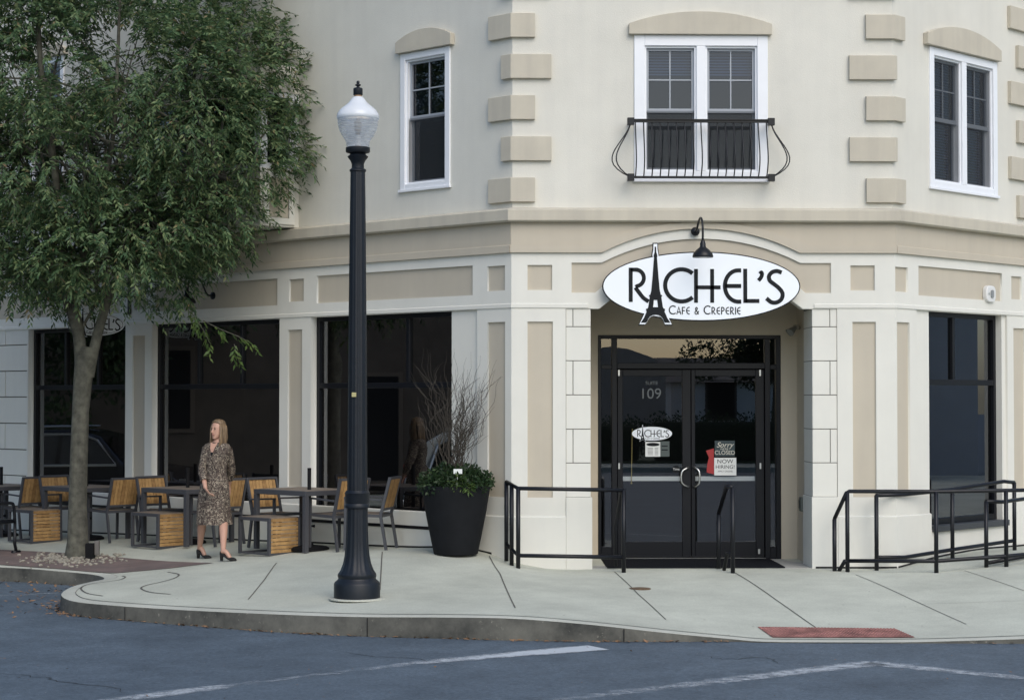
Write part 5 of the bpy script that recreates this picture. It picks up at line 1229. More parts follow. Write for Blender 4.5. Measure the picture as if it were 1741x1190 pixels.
for px, py, kx in corners:
    c = gat(px, py); cen = c+U2*(LX/2)+N2*(LY/2)
    put(inst(tb0), cen, AU, tl[kx], 'patio tables along the left wall')
    ub_ = c+U2*(.42 if kx != 'right' else .30)+N2*(.34 if kx != 'right' else .36)
    put(inst(ub0), c+U2*.28+N2*.30 if kx == 'right' else cen, 0, u_lab[kx], 'umbrella stands under the tables')
    put(inst(ch0), c+N2*(LY/2+.02)-U2*.10, AU, c_right[kx], 'chairs round the patio tables')
    if kx != 'edge': put(inst(ch0), c+N2*(LY/2+.04)+U2*(LX+.06), AU+math.pi, c_left[kx], 'chairs round the patio tables')
o = put(inst(ch0), gat(627, 934), AU+.55, 'teak-backed armchair just right of the street lamp, against the wall', 'chairs round the patio tables')
for px, py, kx in ((457, 946, 'right'), (268, 935, 'mid'), (53, 925, 'left')):
    c = gat(px, py); put(inst(st0), c+U2*.30+N2*.25, AU, s_lab[kx], 'slatted stools before the tables')
# dark metal bench cut by the frame on the left
bp_ = gat(25, 940)
t = thing('street_bench', 'dark cast metal street bench at the left edge beside the tree', 'bench', (bp_.x, bp_.y, bp_.z), AU)
def bench_end(x):
    b = MB(); P = lambda y, z: (x, y, z)
    b.tube([P(.02-.05, .0), P(.02-.02, .12), P(.0, .40)], .022, 8); b.tube([P(.02-.10, .012), P(.02+.02, .012)], .026, 8)
    b.tube(catmull([P(.0, .40), P(.02, .62), P(.08, .67), P(.35, .66), P(.52, .68)], 4), .022, 8); b.tube([P(0, .42), P(.5, .40)], .02, 8)
    b.tube([P(.62, .0), P(.52, .40), P(.58, .88)], .022, 8); return b
for x in (0.0, 1.7): bench_end(x).build('end_frame', M['iron'], t, local=True, smooth=True)
b = MB()
for k in range(6): b.bar((-.0, .03+k*.085, .44), (1.7, .03+k*.085, .44), .05, .02)
b.build('seat', M['iron'], t, local=True)
b = MB()
for k in range(5): b.bar((0, .535+k*.010, .52+k*.08), (1.7, .535+k*.010, .52+k*.08), .02, .05)
b.build('backrest', M['iron'], t, local=True)

# ---------------------------------------------------------------- tree
tp = gat(133, 946); TD = (tp-CAM).dot(Vector((fw.x, fw.y, 0)).normalized()); hf = Vector((fw.x, fw.y, 0)).normalized()
def tpt(px, py, dy=0):      # a point at the tree's own distance (plus dy metres beyond it)
    d = ray(px, py); return CAM+d*((TD+dy)/d.dot(hf))
tree = thing('street_tree', 'broad green street tree with a forked grey trunk, rising from pale gravel on the left', 'tree', tp)
b = MB()
trunk = [tp+Vector((0, 0, -.08)), tp+Vector((0, 0, .03)), tpt(132, 920), tpt(132, 860), tpt(134, 780), tpt(137, 700), tpt(141, 645), tpt(147, 608), tpt(150, 590)]
b.tube(trunk, [.22, .175, .138, .120, .114, .110, .122, .145, .10], 20)
leadA = [tpt(141, 650), tpt(137, 600), tpt(131, 550), tpt(118, 490), tpt(104, 400, -.2), tpt(92, 280, -.3), tpt(70, 120, -.2), tpt(60, -60)]
leadB = [tpt(150, 640), tpt(163, 580), tpt(180, 520), tpt(200, 470, .1), tpt(232, 400, .3), tpt(275, 300, .3), tpt(320, 170, .2), tpt(350, 30)]
leadC = [tpt(133, 570), tpt(110, 500), tpt(82, 440, .2), tpt(20, 360, .5), tpt(-60, 260, .5), tpt(-130, 120, .4)]
leadD = [tpt(120, 500), tpt(140, 440, -.2), tpt(165, 360, -.5), tpt(190, 250, -.8), tpt(200, 100, -.8), tpt(205, -60, -.6)]
leadE = [tpt(205, 465, .1), tpt(260, 420, -.2), tpt(330, 370, -.4), tpt(400, 290, -.5), tpt(455, 220, -.3)]
leads = [(leadA, .10, .03), (leadB, .080, .022), (leadC, .07, .02), (leadD, .06, .015), (leadE, .04, .012)]
for pts, r0, r1 in leads:
    c = [Vector(p) for p in catmull([tuple(p) for p in pts], 4)]; n = len(c); b.tube(c, [r0+(r1-r0)*(i/(n-1))**.8 for i in range(n)], 12)
mp = 1/129.0
blobs = [(-240, 20, 0, 230, 220), (-160, 270, .4, 220, 170), (-30, -80, .3, 240, 180), (230, -70, 0, 230, 130), (95, 85, -1.0, 190, 140), (30, 120, .9, 170, 160), (330, 60, .2, 150, 130), (290, 150, -1.1, 150, 130), (400, 130, .4, 110, 110),
         (470, 235, 0, 62, 60), (455, 140, .1, 80, 60), (430, 300, .2, 75, 70), (380, 240, -.6, 130, 110), (70, 260, -1.0, 200, 110), (250, 290, .9, 150, 100), (310, 350, -.6, 130, 90), (60, 390, .5, 200, 90), (180, 400, -1.0, 170, 85), (20, 430, -.6, 150, 75), (300, 410, .3, 85, 65), (170, 470, .2, 120, 50), (300, 475, -.1, 45, 48), (90, 480, .5, 70, 40), (-120, 400, 0, 170, 90), (350, 395, -.2, 60, 50), (415, 90, -.4, 80, 70), (490, 165, 0, 40, 30), (500, 270, -.2, 32, 35)]
gaps = [(190, 222, 26, 24), (183, 55, 36, 40), (222, 70, 24, 45), (120, 128, 26, 14), (30, 122, 20, 12), (270, 150, 14, 9), (312, 292, 12, 9), (125, 430, 16, 9), (96, 90, 16, 26), (90, 60, 18, 10), (448, 320, 12, 10)]
V = []; FQ = []; tw = MB(); r3 = np.random.default_rng(11)
vol = np.array([(b_[3]*b_[4])**1.0 for b_ in blobs], float); vol /= vol.sum()
hfn = np.array(hf); rtn = np.array((hf.y, -hf.x, 0)); camn = np.array(CAM)
NS = 13500
def project(p):
    d = p-camn; k = d.dot(hfn); return 870.5+(d.dot(rtn))/k*FPX, 677-d[2]/k*FPX
A_ = []
for _ in range(NS):
    bx, by, bd, rx, ry = blobs[r3.choice(len(blobs), p=vol)]
    rx, ry = rx*mp, ry*mp; rd = (rx+ry)/2
    d = r3.normal(size=3); d /= np.linalg.norm(d); rad = r3.uniform(.45, 1.0)**.6
    c = np.array(tpt(bx, by, bd)); off = rtn*(d[0]*rx)+hfn*(d[1]*rd)+np.array((0, 0, d[2]*ry)); p = c+off*rad
    sx, sy = project(p)
    if sy > 560: continue
    skip = (sy > 512 and 132 < sx < 236 and r3.random() < .9) or (sy > 452 and 330 < sx < 385) or (sy > 545 and sx < 240) or (sy > 505 and sx < 60)
    for gx_, gy_, gr, gq in gaps:
        if ((sx-gx_)/gr)**2+((sy-gy_)/gq)**2 < 1.3 and r3.random() < .93: skip = True
    if skip: continue
    out = off/ (np.linalg.norm(off)+1e-6)
    tdir = out*.9+np.array((0, 0, .02))+r3.normal(size=3)*.42; tdir /= np.linalg.norm(tdir)
    A_.append((p, tdir, r3.uniform(.20, .38)))
def spray(p, tdir, L_, nl, ls, Vx, Fx, twig=True):
    side = np.cross(tdir, (0, 0, 1.0)); side /= (np.linalg.norm(side)+1e-6); pts = []
    for k in range(nl):
        s = (k+.5)/nl; q = p+tdir*L_*s+np.array((0, 0, -.35*L_*s*s)); pts.append(q)
        sg = 1 if k % 2 else -1
        ld = tdir*.75+side*sg*.75+np.array((0, 0, -.30))+r3.normal(size=3)*.28; ld /= np.linalg.norm(ld)
        nrm = np.cross(ld, side*sg+r3.normal(size=3)*.4); wv = np.cross(ld, nrm); wv /= (np.linalg.norm(wv)+1e-6)
        ll = ls*r3.uniform(.75, 1.25); w = ll*.17; i = len(Vx)
        mid = q+ld*ll*.45; Vx += [tuple(q), tuple(mid+wv*w), tuple(q+ld*ll+np.array((0, 0, -.012))), tuple(mid-wv*w)]; Fx.append((i, i+1, i+2, i+3))
    return pts
for k, (p, td, L_) in enumerate(A_):
    pts = spray(p, td, L_, 14, .078, V, FQ)
    if k % 6 == 0: tw.tube([Vector(pts[0]), Vector(pts[7]), Vector(pts[-1])], [.004, .003, .0015], 4, False)
# limbs reaching into the crown
for k in range(110):
    ld, r0, r1 = leads[r3.integers(len(leads))]; i = r3.integers(2, len(ld)-1); a = Vector(ld[i]).lerp(Vector(ld[i-1]), r3.random()); q = Vector(A_[r3.integers(len(A_))][0])
    if (q-a).length > 2.6: q = a+(q-a).normalized()*2.6
    if q.z < a.z-.3: q.z = a.z
    m1 = a.lerp(q, .35)+Vector((0, 0, .18)); m2 = a.lerp(q, .7)+Vector((0, 0, .12)); tw.tube([a, m1, m2, q], [.022, .016, .009, .004], 6, False)
# the long bare shoot on the right, and the low hanging sprays
for pth in ([(500, 118), (535, 95), (562, 78)], [(455, 90), (480, 68), (484, 40), (478, 34)]):
    tw.tube([tpt(*q) for q in pth], [.006, .004, .0015, .001][:len(pth)], 5, False)
    for s_ in range(4): 
        q = np.array(tpt(*pth[0]).lerp(tpt(*pth[1]), s_/4)); spray(q, np.array((.7, 0, .3)), .25, 9, .095, V, FQ)
me = bpy.data.meshes.new('crown'); me.from_pydata(V, [], FQ); me.update(); link('crown', me, M['leaf'], tree)
b.build('trunk', M['bark'], tree, auto=60); tw.build('branches', M['bark'], tree)
V2 = []; F2 = []; tw2 = MB()
for chain in ([(310, 500, -.3), (328, 535, -.3), (345, 560, -.3), (358, 585, -.3)], [(345, 545, -.4), (375, 560, -.4), (405, 572, -.4), (425, 582, -.4)], [(398, 585, -.4), (403, 602, -.4)]):
    P = [tpt(*c) for c in chain]; tw2.tube(P, [.006]*(len(P)-1)+[.002], 5, False)
    for a, c in zip(P, P[1:]):
        for s_ in (0, .5, 1): spray(np.array(a.lerp(c, s_)), np.array(((c-a).normalized()*.5+Vector((r3.normal(0, .3), r3.normal(0, .3), -.4)))), .17, 7, .09, V2, F2)
me = bpy.data.meshes.new('low_shoots'); me.from_pydata(V2, [], F2); me.update(); link('low_shoots', me, M['leaf_light'], tree); tw2.build('branches', M['bark'], tree)
# gravel ring, outlet post
gv = MB(); r4 = np.random.default_rng(5)
for k in range(330):
    px = r4.normal(118, 34); py = 950+r4.normal(2, 5.2)
    if k > 290: px, py = r4.uniform(150, 215), r4.uniform(942, 955)
    if py > 966 or py < 940: continue
    p = gat(px, py); s = r4.uniform(.012, .032)
    i = len(gv.v); rot = r4.uniform(0, 6.28)
    for z, rr in ((-.2, .8), (.45, 1), (1.0, .5)):
        for a in range(6): gv.v.append((p.x+s*rr*math.cos(rot+a*1.047)*r4.uniform(.8, 1.15), p.y+s*rr*.8*math.sin(rot+a*1.047)*r4.uniform(.8, 1.15), p.z+.006+s*z*.8))
    for r_ in (0, 6): gv.f += [(i+r_+a, i+r_+(a+1) % 6, i+r_+6+(a+1) % 6, i+r_+6+a) for a in range(6)]
    gv.f.append(tuple(i+12+a for a in range(6)))
meta(gv.build('gravel', M['gravelstone']), 'scattered pale gravel round the foot of the tree', 'gravel', kind='stuff')
op = gat(153, 951)
t = thing('outlet_post', 'small black outlet post with a grey cover beside the foot of the tree', 'outlet post', op)
b = MB(); b.box(FW, op.x-.055, op.x+.055, op.y-.05, op.y+.05, op.z-.02, op.z+.21); bevel(b.build('post', M['matt_black'], t), .01)
b = MB(); b.box(FW, op.x+.0555, op.x+.115, op.y-.01, op.y+.06, op.z+.06, op.z+.24); bevel(b.build('cover', mat('grey_cover', (.13, .12, .11), .6), t), .008)

# ---------------------------------------------------------------- fallen leaves in the gutter
r5 = np.random.default_rng(8); b = MB()
def dead(x, y, z, s):
    a = r5.uniform(0, 6.28); u = Vector((math.cos(a), math.sin(a), r5.normal(0, .25)))*s; v = Vector((-math.sin(a), math.cos(a), r5.normal(0, .4)))*s*.35; p = Vector((x, y, z+.012))
    b.face([p-u, p-v, p+u, p+v])
for k in range(520):
    i = int(r5.uniform(12, len(ct)-10)); p = ct[i].lerp(ct[i+1], r5.random()); tdir = (ct[i+1]-ct[i]).normalized(); n = Vector((tdir.y, -tdir.x)); d = abs(r5.normal(0, .03))+.02
    if i < 60 and r5.random() < .35: d += abs(r5.normal(0, .35))
    q = p+n*d
    if not (curb_top[i][2]-road_z(q.x, q.y) > .03): continue
    dead(q.x, q.y, road_z(q.x, q.y), r5.uniform(.012, .04))
for k in range(110):
    p = rat(r5.uniform(-60, 1760), r5.uniform(1050, 1190))
    if ct and p.y < -5.2: dead(p.x, p.y, p.z, r5.uniform(.008, .02))
for k in range(60):
    px, py = r5.uniform(-30, 110), r5.uniform(1003, 1045); p = rat(px, py); dead(p.x, p.y, p.z, r5.uniform(.02, .05))
meta(b.build('fallen_leaves', M['deadleaf']), 'dry brown leaves lying along the kerb and on the road', 'leaves', kind='stuff')

# ---------------------------------------------------------------- hanging sign on the left wing
us, zs_ = FL.at(221, 517)
t = thing('hanging_sign', 'small white oval cafe sign hung from a scrolled bracket behind the tree', 'sign', FL.P(us, 0, zs_))
b = MB(); b.box(FL, us-.03, us+.03, .001, .022, zs_-.15, zs_+.32); b.build('wall_plate', M['iron'], t)
FH = Frame(FL.P(us, 0, 0), FL.n, -FL.u)      # its u runs out from the wall; faces the corner
FH2 = Frame(FL.P(us, 0, 0), -FL.n, -FL.u)
ow = .98; ucn = .10+ow/2
def zat(p, y):
    k = (Vector(p)-CAM).dot(hf0); return CAM.z+(677-y)/FPX*k
hf0 = Vector((fw.x, fw.y, 0)).normalized(); zc = zat(FH.P(ucn, 0, 0), 551)
b = MB(); b.tube([FH.P(.02, 0, zs_+.10), FH.P(1.12, 0, zs_+.10)], .012, 8)
b.tube([FH.P(u_, 0, z_) for u_, z_ in catmull([(.02, zs_+.30), (.25, zs_+.34), (.45, zs_+.22), (.62, zs_+.12), (.80, zs_+.13), (.84, zs_+.22), (.76, zs_+.25), (.72, zs_+.19)], 5)], .009, 6)
b.tube([FH.P(u_, 0, z_) for u_, z_ in arc(1.12, zs_+.15, .05, .05, -90, 200, 12)], .009, 6)
for u_ in (.35, .9): b.tube([FH.P(u_, 0, zs_+.10), FH.P(u_, 0, zc+.12)], .007, 6)
b.build('bracket', M['iron'], t)
logo(t, FH2, -ucn, zc, ow, .015, edge=False, lift=.003, thick=.03)
ring = ellipse(-ucn, zc, .46, .148); plate('border_line', FH2, ring, [ellipse(-ucn, zc, .453, .142)], .0181, .020, M['ink'], t)
# ================================================================ the walking woman
def build_person():
    foot = gat(338, 948); wp = Vector((foot.x, foot.y, foot.z)); d = (wp-CAM).dot(hf); sc = d/FPX
    base = gat(364, 950)
    # local frame: x = picture right, y = towards the camera... facing is worked out in these axes
    X = Vector((hf.y, -hf.x, 0)); Yt = -hf; root = thing('person', 'woman with long blonde hair in an animal print dress and heels, walking past tables', 'person', base)
    def P(px, z, dy=0):     # picture column and height above ground (m); dy towards the camera
        return base+X*((px-364)*sc)+Vector((0, 0, z))+Yt*dy
    vv = MB()
    def loft(rings, n=20):
        idx = []
        for c, rx, ry, yaw in rings:
            i = len(vv.v); ca, sa = math.cos(yaw), math.sin(yaw)
            for a in range(n):
                th = 2*math.pi*a/n; ex, ey = rx*math.cos(th), ry*math.sin(th)
                vv.v.append(tuple(c+X*(ex*ca-ey*sa)+Yt*(ex*sa+ey*ca)))
            idx.append(i)
        for a, c in zip(idx, idx[1:]): vv.f.extend([(a+q, a+(q+1) % n, c+(q+1) % n, c+q) for q in range(n)])
        vv.f.extend([tuple(idx[0]+q for q in range(n))[::-1], tuple(idx[-1]+q for q in range(n))])
    # torso
    tor = [(.82, 365, .15, .11), (.92, 364, .165, .12), (1.02, 365, .135, .10), (1.12, 366, .13, .10), (1.24, 367, .150, .115), (1.34, 368, .165, .10), (1.40, 369, .150, .085), (1.435, 369.5, .085, .065), (1.47, 370, .052, .052), (1.53, 370.5, .048, .052)]
    loft([(P(px, z), rx, ry, .35) for z, px, rx, ry in tor])
    # head, turned to the picture's left
    hc = P(369.5, 1.605, .01); HD = (-X*.62+Yt*.78).normalized(); HS = HD.cross(Vector((0, 0, 1))).normalized()
    def hp(f_, s_, z_): return hc+HD*f_+HS*s_+Vector((0, 0, z_))
    prof = [(-.118, .030, .022, .052), (-.105, .045, .040, .030), (-.085, .060, .055, .016), (-.06, .072, .064, .006), (-.03, .080, .070, .0), (0, .086, .074, -.004), (.03, .088, .076, -.008), (.06, .083, .072, -.012), (.085, .068, .058, -.014), (.105, .042, .036, -.015), (.115, .015, .012, -.015)]
    idx = []; n = 24
    for z, rf, rs, off in prof:
        i = len(vv.v)
        for a in range(n):
            th = 2*math.pi*a/n; vv.v.append(tuple(hp(off+rf*math.cos(th), rs*math.sin(th), z)))
        idx.append(i)
    for a, c in zip(idx, idx[1:]): vv.f.extend([(a+q, a+(q+1) % n, c+(q+1) % n, c+q) for q in range(n)])
    vv.f.extend([tuple(idx[0]+q for q in range(n))[::-1], tuple(idx[-1]+q for q in range(n))])
    # nose, brow, lips, chin, ears
    vv.tube([hp(.076, 0, .015), hp(.092, 0, -.018), hp(.100, 0, -.034), hp(.082, 0, -.044)], [.008, .011, .014, .010], 10)
    vv.tube([hp(.070, -.018, -.062), hp(.083, 0, -.062), hp(.070, .018, -.062)], [.006, .009, .006], 8)
    vv.tube([hp(.058, -.04, .022), hp(.078, 0, .024), hp(.058, .04, .022)], .009, 8)
    for s in (-1, 1): vv.tube([hp(-.01, s*.072, .01), hp(-.012, s*.078, -.01), hp(-.006, s*.072, -.03)], [.012, .014, .008], 8)
    # arms
    def limb(pts, r, n=14): 
        q = [Vector(p) for p in catmull([tuple(p) for p in pts], 5)]; m = len(q); rr = [np.interp(i/(m-1)*(len(r)-1), range(len(r)), r) for i in range(m)]; vv.tube(q, [float(x) for x in rr], n)
    S1, E1, W1 = P(349, 1.37, .0), P(344.5, 1.10, .03), P(353.5, .885, .21)
    limb([S1+X*.03, S1.lerp(E1, .5), E1, E1.lerp(W1, .5), W1], [.052, .047, .040, .034, .024])
    S2, E2, W2 = P(388, 1.36, -.02), P(390, 1.09, -.12), P(384, .90, -.20)
    limb([S2-X*.03, S2.lerp(E2, .5), E2, E2.lerp(W2, .5), W2], [.052, .047, .040, .034, .024])
    # hands: palm, four fingers, thumb
    def hand(w, dirv, side, nrm):
        dirv = dirv.normalized(); side = (side-dirv*side.dot(dirv)).normalized(); nrm = dirv.cross(side).normalized()
        for k in range(4): vv.tube([w, w+dirv*.045+side*(k-1.5)*.014, w+dirv*.088+side*(k-1.5)*.019], [.018, .014, .0105], 8)
        for k, L_ in enumerate((.062, .076, .072, .056)):
            a = w+dirv*.085+side*(k-1.5)*.0195; c1 = a+dirv*L_*.45+nrm*.008; c2 = a+dirv*L_*.78+nrm*.022; c3 = a+dirv*L_*.98+nrm*.038
            vv.tube([a-dirv*.01, c1, c2, c3], [.0098, .0092, .0084, .0068], 8)
        a = w+dirv*.028-side*.026; vv.tube([w+dirv*.012-side*.008, a, a+dirv*.032-side*.02, a+dirv*.058-side*.022+nrm*.012], [.015, .0125, .0105, .008], 8)
    hand(W1, P(363, .80, .26)-W1, X*.55+Vector((0, 0, -.75))*(-1)*(-1), Yt)
    hand(W2, P(382, .81, -.22)-W2, X, Yt)
    # legs
    def leg(hip, knee, ank, ball):
        c = [hip, hip.lerp(knee, .5), knee, knee.lerp(ank, .32), knee.lerp(ank, .7), ank]
        limb(c, [.075, .066, .050, .054, .038, .030], 16)
        limb([ank+Vector((0, 0, -.0)), ank.lerp(ball, .45)+Vector((0, 0, .022)), ball], [.030, .030, .024], 12)
        vv.tube([ank, ank+Vector((0, 0, -.035))-(ball-ank).normalized()*.02], [.030, .026], 10)
    gl, gr = gat(339, 949), gat(394, 953)
    def G(px, g, z, dy=0): return base+X*((px-364)*sc)+Yt*((Vector(g)-base).dot(Yt)+dy)+Vector((0, 0, (g.z-base.z)+z))
    aL, bL = G(335, gl, .135), G(345, gl, .040, .05); aR, bR = G(387.5, gr, .120), G(400, gr, .035, .045)
    leg(P(356, .90), P(345.5, .50, .05), aL, bL); leg(P(373, .90), P(381, .49, .07), aR, bR)
    me = bpy.data.meshes.new('body'); me.from_pydata(vv.v, [], vv.f); me.update()
    tmp = bpy.data.objects.new('t', me); col.objects.link(tmp)
    md = tmp.modifiers.new('r', 'REMESH'); md.mode = 'VOXEL'; md.voxel_size = .0055; md.use_smooth_shade = True
    sm = tmp.modifiers.new('s', 'SMOOTH'); sm.iterations = 3; sm.factor = .5
    me2 = mesh_of(tmp); bpy.data.objects.remove(tmp); link('body', me2, M['skin'], root, smooth=True)
    # face details
    b = MB()
    for s in (-1, 1):
        c = hp(.0755, s*.030, .0045); b.tube([c-HS*.013, c+HD*.004, c+HS*.013], [.002, .0062, .002], 8)
    b.build('eye', mat('dark_eye', (.03, .02, .015), .3), root)
    b = MB()
    for s in (-1, 1): c = hp(.0775, s*.030, .020); b.tube([c-HS*.014, c+Vector((0, 0, .004))+HD*.004, c+HS*.014-HD*.002], [.002, .004, .002], 6)
    b.build('eyebrow', mat('brow', (.10, .06, .035), .8), root)
    b = MB(); b.tube([hp(.076, -.022, -.062), hp(.0915, 0, -.063), hp(.076, .022, -.062)], [.002, .006, .002], 8); b.build('mouth', M['lips'], root)
    # hair: a cap behind the hairline, then long locks down both sides
    b = MB(); r6 = np.random.default_rng(2)
    idx = []; n = 32
    for z, rf, rs, off, cut in [(.127, .012, .010, -.012, 9), (.120, .050, .042, -.014, 9), (.104, .076, .064, -.016, 9), (.085, .090, .076, -.018, .88), (.06, .094, .082, -.020, .55), (.03, .095, .085, -.024, .30), (-.01, .094, .086, -.028, .16), (-.05, .090, .086, -.034, .10), (-.09, .084, .086, -.040, .05), (-.14, .078, .088, -.04, 0), (-.19, .070, .088, -.036, -.05), (-.235, .055, .080, -.03, -.1)]:
        i = len(b.v)
        for a in range(n):
            th = 2*math.pi*a/n; c_ = math.cos(th); s_ = math.sin(th)
            if c_ > cut: # inside the face opening: keep the rim behind the face
                s_ = math.copysign(math.sqrt(max(0, 1-cut*cut)), s_ if abs(s_) > 1e-6 else 1)*abs(s_)/math.sqrt(max(1e-6, 1-cut*cut)) if False else s_; c_ = cut-.35*(c_-cut)
            b.v.append(tuple(hp(off+rf*c_, rs*s_*(1+.02*math.sin(a*5)), z)))
        idx.append(i)
    for a, c in zip(idx, idx[1:]): b.f.extend([(a+q, a+(q+1) % n, c+(q+1) % n, c+q) for q in range(n)])
    for k in range(120):
        s = 1 if k % 2 else -1; a = r6.uniform(0, 1); f0 = .030-.11*a
        st = hp(f0, s*(.070+.012*math.sin(a*3)), .075-.03*a); m1 = hp(f0+.004, s*(.084+.006*r6.random()), .0); m2 = hp(f0+.008, s*(.086+.008*r6.random()), -.10); e = hp(f0+.03+r6.normal(0, .01), s*(.070+r6.uniform(0, .022)), -.285+r6.uniform(-.06, .03))
        b.tube([st, m1, m2, e+Yt*.015], [.006, .009, .010, .003], 6)
    b.build('hair', M['hair'], root, smooth=True)
    # dress
    b = MB()
    def dl(rings, n=40, wav=0):
        idx = []
        for q, (c, rx, ry, yaw) in enumerate(rings):
            i = len(b.v); ca, sa = math.cos(yaw), math.sin(yaw)
            for a in range(n):
                th = 2*math.pi*a/n; k = 1+wav*(q/len(rings))**2*math.sin(th*7+q*.2); ex, ey = rx*k*math.cos(th), ry*k*math.sin(th); b.v.append(tuple(c+X*(ex*ca-ey*sa)+Yt*(ex*sa+ey*ca)))
            idx.append(i)
        for a, c in zip(idx, idx[1:]): b.f.extend([(a+q, a+(q+1) % n, c+(q+1) % n, c+q) for q in range(n)])
    dl([(P(369, 1.445), .080, .066, .35), (P(368.5, 1.425), .155, .088, .35), (P(368, 1.385), .190, .104, .35), (P(367.5, 1.33), .190, .118, .35), (P(367, 1.24), .172, .132, .35), (P(366.5, 1.17), .148, .118, .35), (P(366, 1.08), .140, .112, .35), (P(365.5, 1.0), .165, .128, .35), (P(364.5, .90), .186, .145, .3), (P(363.5, .78), .200, .158, .25), (P(363, .66), .210, .170, .2), (P(363.5, .55), .216, .182, .2), (P(364, .47), .222, .19, .2), (P(364, .43), .225, .195, .2)], 48, .055)
    dl([(P(364, .43), .225, .195, .2), (P(364, .432), .215, .185, .2), (P(363.5, .6), .20, .16, .2)], 48, .0)
    for a_, e_, w_, r_ in ((S1+X*.035, E1, W1, (.078, .068, .056, .052, .048)), (S2-X*.035, E2, W2, (.078, .068, .054, .048, .044))):
        cuff = e_.lerp(w_, .62); q = [Vector(p) for p in catmull([tuple(p) for p in (a_, a_.lerp(e_, .5), e_, e_.lerp(cuff, .5), cuff)], 4)]; m = len(q)
        b.tube(q, [float(np.interp(i/(m-1)*4, range(5), r_)) for i in range(m)], 18, False)
    b.build('dress', M['dress'], root, smooth=True)
    # neckline: a V of skin with black inset
    yw = .35; nd = (Yt*math.cos(yw)-X*math.sin(yw)*1.0).normalized(); nd = (Yt*math.cos(.35)-X*math.sin(.35)).normalized(); ns = Vector((0, 0, 1)).cross(nd).normalized()*-1
    o_ = P(369, 1.40)
    def vq(s_, z_, d_): return P(368.5, z_)+ns*s_+nd*d_
    b = MB(); 
    b.face([vq(-.05, 1.445, .075), vq(-.03, 1.37, .125), vq(.0, 1.285, .141), vq(.03, 1.37, .125), vq(.05, 1.445, .075), vq(0, 1.43, .085)]); b.build('neckline', M['skin'], root, smooth=False)
    b = MB(); b.face([vq(-.022, 1.325, .139), vq(.0, 1.268, .146), vq(.022, 1.325, .139)]); b.build('camisole', M['ink'], root)
    # shoes
    for ank, ball, g in ((aL, bL, gl), (aR, bR, gr)):
        dvr = Vector((ball.x-ank.x, ball.y-ank.y, 0)).normalized(); sd_ = Vector((-dvr.y, dvr.x, 0)); gz0 = g.z; heel = Vector((ank.x, ank.y, 0))-dvr*.035
        b = MB(); idx = []; n = 14
        for s_, w_, zb0, ht in ((-.005, .020, .062, .055), (.02, .028, .060, .050), (.06, .030, .045, .036), (.10, .034, .022, .030), (.14, .040, .004, .042), (.175, .040, .002, .046), (.205, .030, .002, .036), (.225, .012, .006, .018)):
            i = len(b.v); c = heel+dvr*s_
            for a in range(n):
                th = 2*math.pi*a/n; b.v.append(tuple(Vector((c.x, c.y, gz0+zb0+ht/2))+sd_*w_*math.cos(th)+Vector((0, 0, ht/2*math.sin(th)))))
            idx.append(i)
        for a, c in zip(idx, idx[1:]): b.f.extend([(a+q, a+(q+1) % n, c+(q+1) % n, c+q) for q in range(n)])
        b.f.extend([tuple(idx[0]+q for q in range(n))[::-1], tuple(idx[-1]+q for q in range(n))])
        hb = heel+dvr*.012; b.tube([(hb.x, hb.y, gz0), (hb.x, hb.y, gz0+.085)], [.018, .026], 10)
        b.build('shoe', M['shoe'], root, smooth=True)
build_person()

# ================================================================ across the street (seen in the glass)
def simple_building(name, label, x0, x1, y0, y1, z1, m, faceN, wins, rh=2.4):
    t = thing(name, label, 'building', ((x0+x1)/2, (y0+y1)/2, -.3))
    b = MB(); b.box(FW, x0, x1, y0, y1, -.4, z1); b.build('wall', m, t)
    b = MB()
    if (x1-x0) > (y1-y0): rg = [(x0-.4, y0-.4, z1), (x1+.4, y0-.4, z1), (x1+.4, y1+.4, z1), (x0-.4, y1+.4, z1), (x0-.4, (y0+y1)/2, z1+rh), (x1+.4, (y0+y1)/2, z1+rh)]
    else: rg = [(x1+.4, y0-.4, z1), (x1+.4, y1+.4, z1), (x0-.4, y1+.4, z1), (x0-.4, y0-.4, z1), ((x0+x1)/2, y0-.4, z1+2.4), ((x0+x1)/2, y1+.4, z1+2.4)]
    b.v = rg; b.f = [(0, 1, 5, 4), (3, 4, 5, 2), (0, 4, 3), (1, 2, 5), (0, 3, 2, 1)]; b.build('roof', M['roofing'], t)
    for (F, u0, u1, z0, z2) in wins:
        b = MB(); b.box(F, u0, u1, .002, .04, z0, z2); w_ = b.build('window', M['bgtrim'], t); b = MB(); b.box(F, u0+.1, u1-.1, .041, .05, z0+.1, z2-.1); b.build('pane', M['ink'], w_)
    return t
M['roofing'] = mat('grey_shingles', (.10, .09, .085), .9, .2, 4)
M['bgtrim'] = mat('brown_trim', (.12, .10, .08), .7)
M['tanwall'] = mat('tan_wall', (.82, .82, .80), .9, .06, 2)
M['brownwall'] = mat('brown_wall', (.60, .47, .40), .9, .08, 2)
M['core'] = mat('inner_growth', (.018, .032, .014), .95, .4, 20)
M['whitewall'] = mat('white_siding', (.55, .56, .57), .8, .05, 2)
Fsth = Frame((0, -60, 0), (1, 0, 0), (0, 1, 0)); Fe = Frame((30, 0, 0), (0, 1, 0), (-1, 0, 0)); Fw2 = Frame((-22, 0, 0), (0, 1, 0), (1, 0, 0))
simple_building('tan_building', 'long low pale building across the street behind the camera', 8.5, 30, -72, -60, 2.7, M['tanwall'], None, [(Fsth, x, x+1.4, 1.0, 2.8) for x in (10, 14, 19, 24)], 1.2)
bb = thing('brown_gable', 'brown arched garden pavilion beside the long low pale building', 'pavilion', (5.2, -57.5, 0))
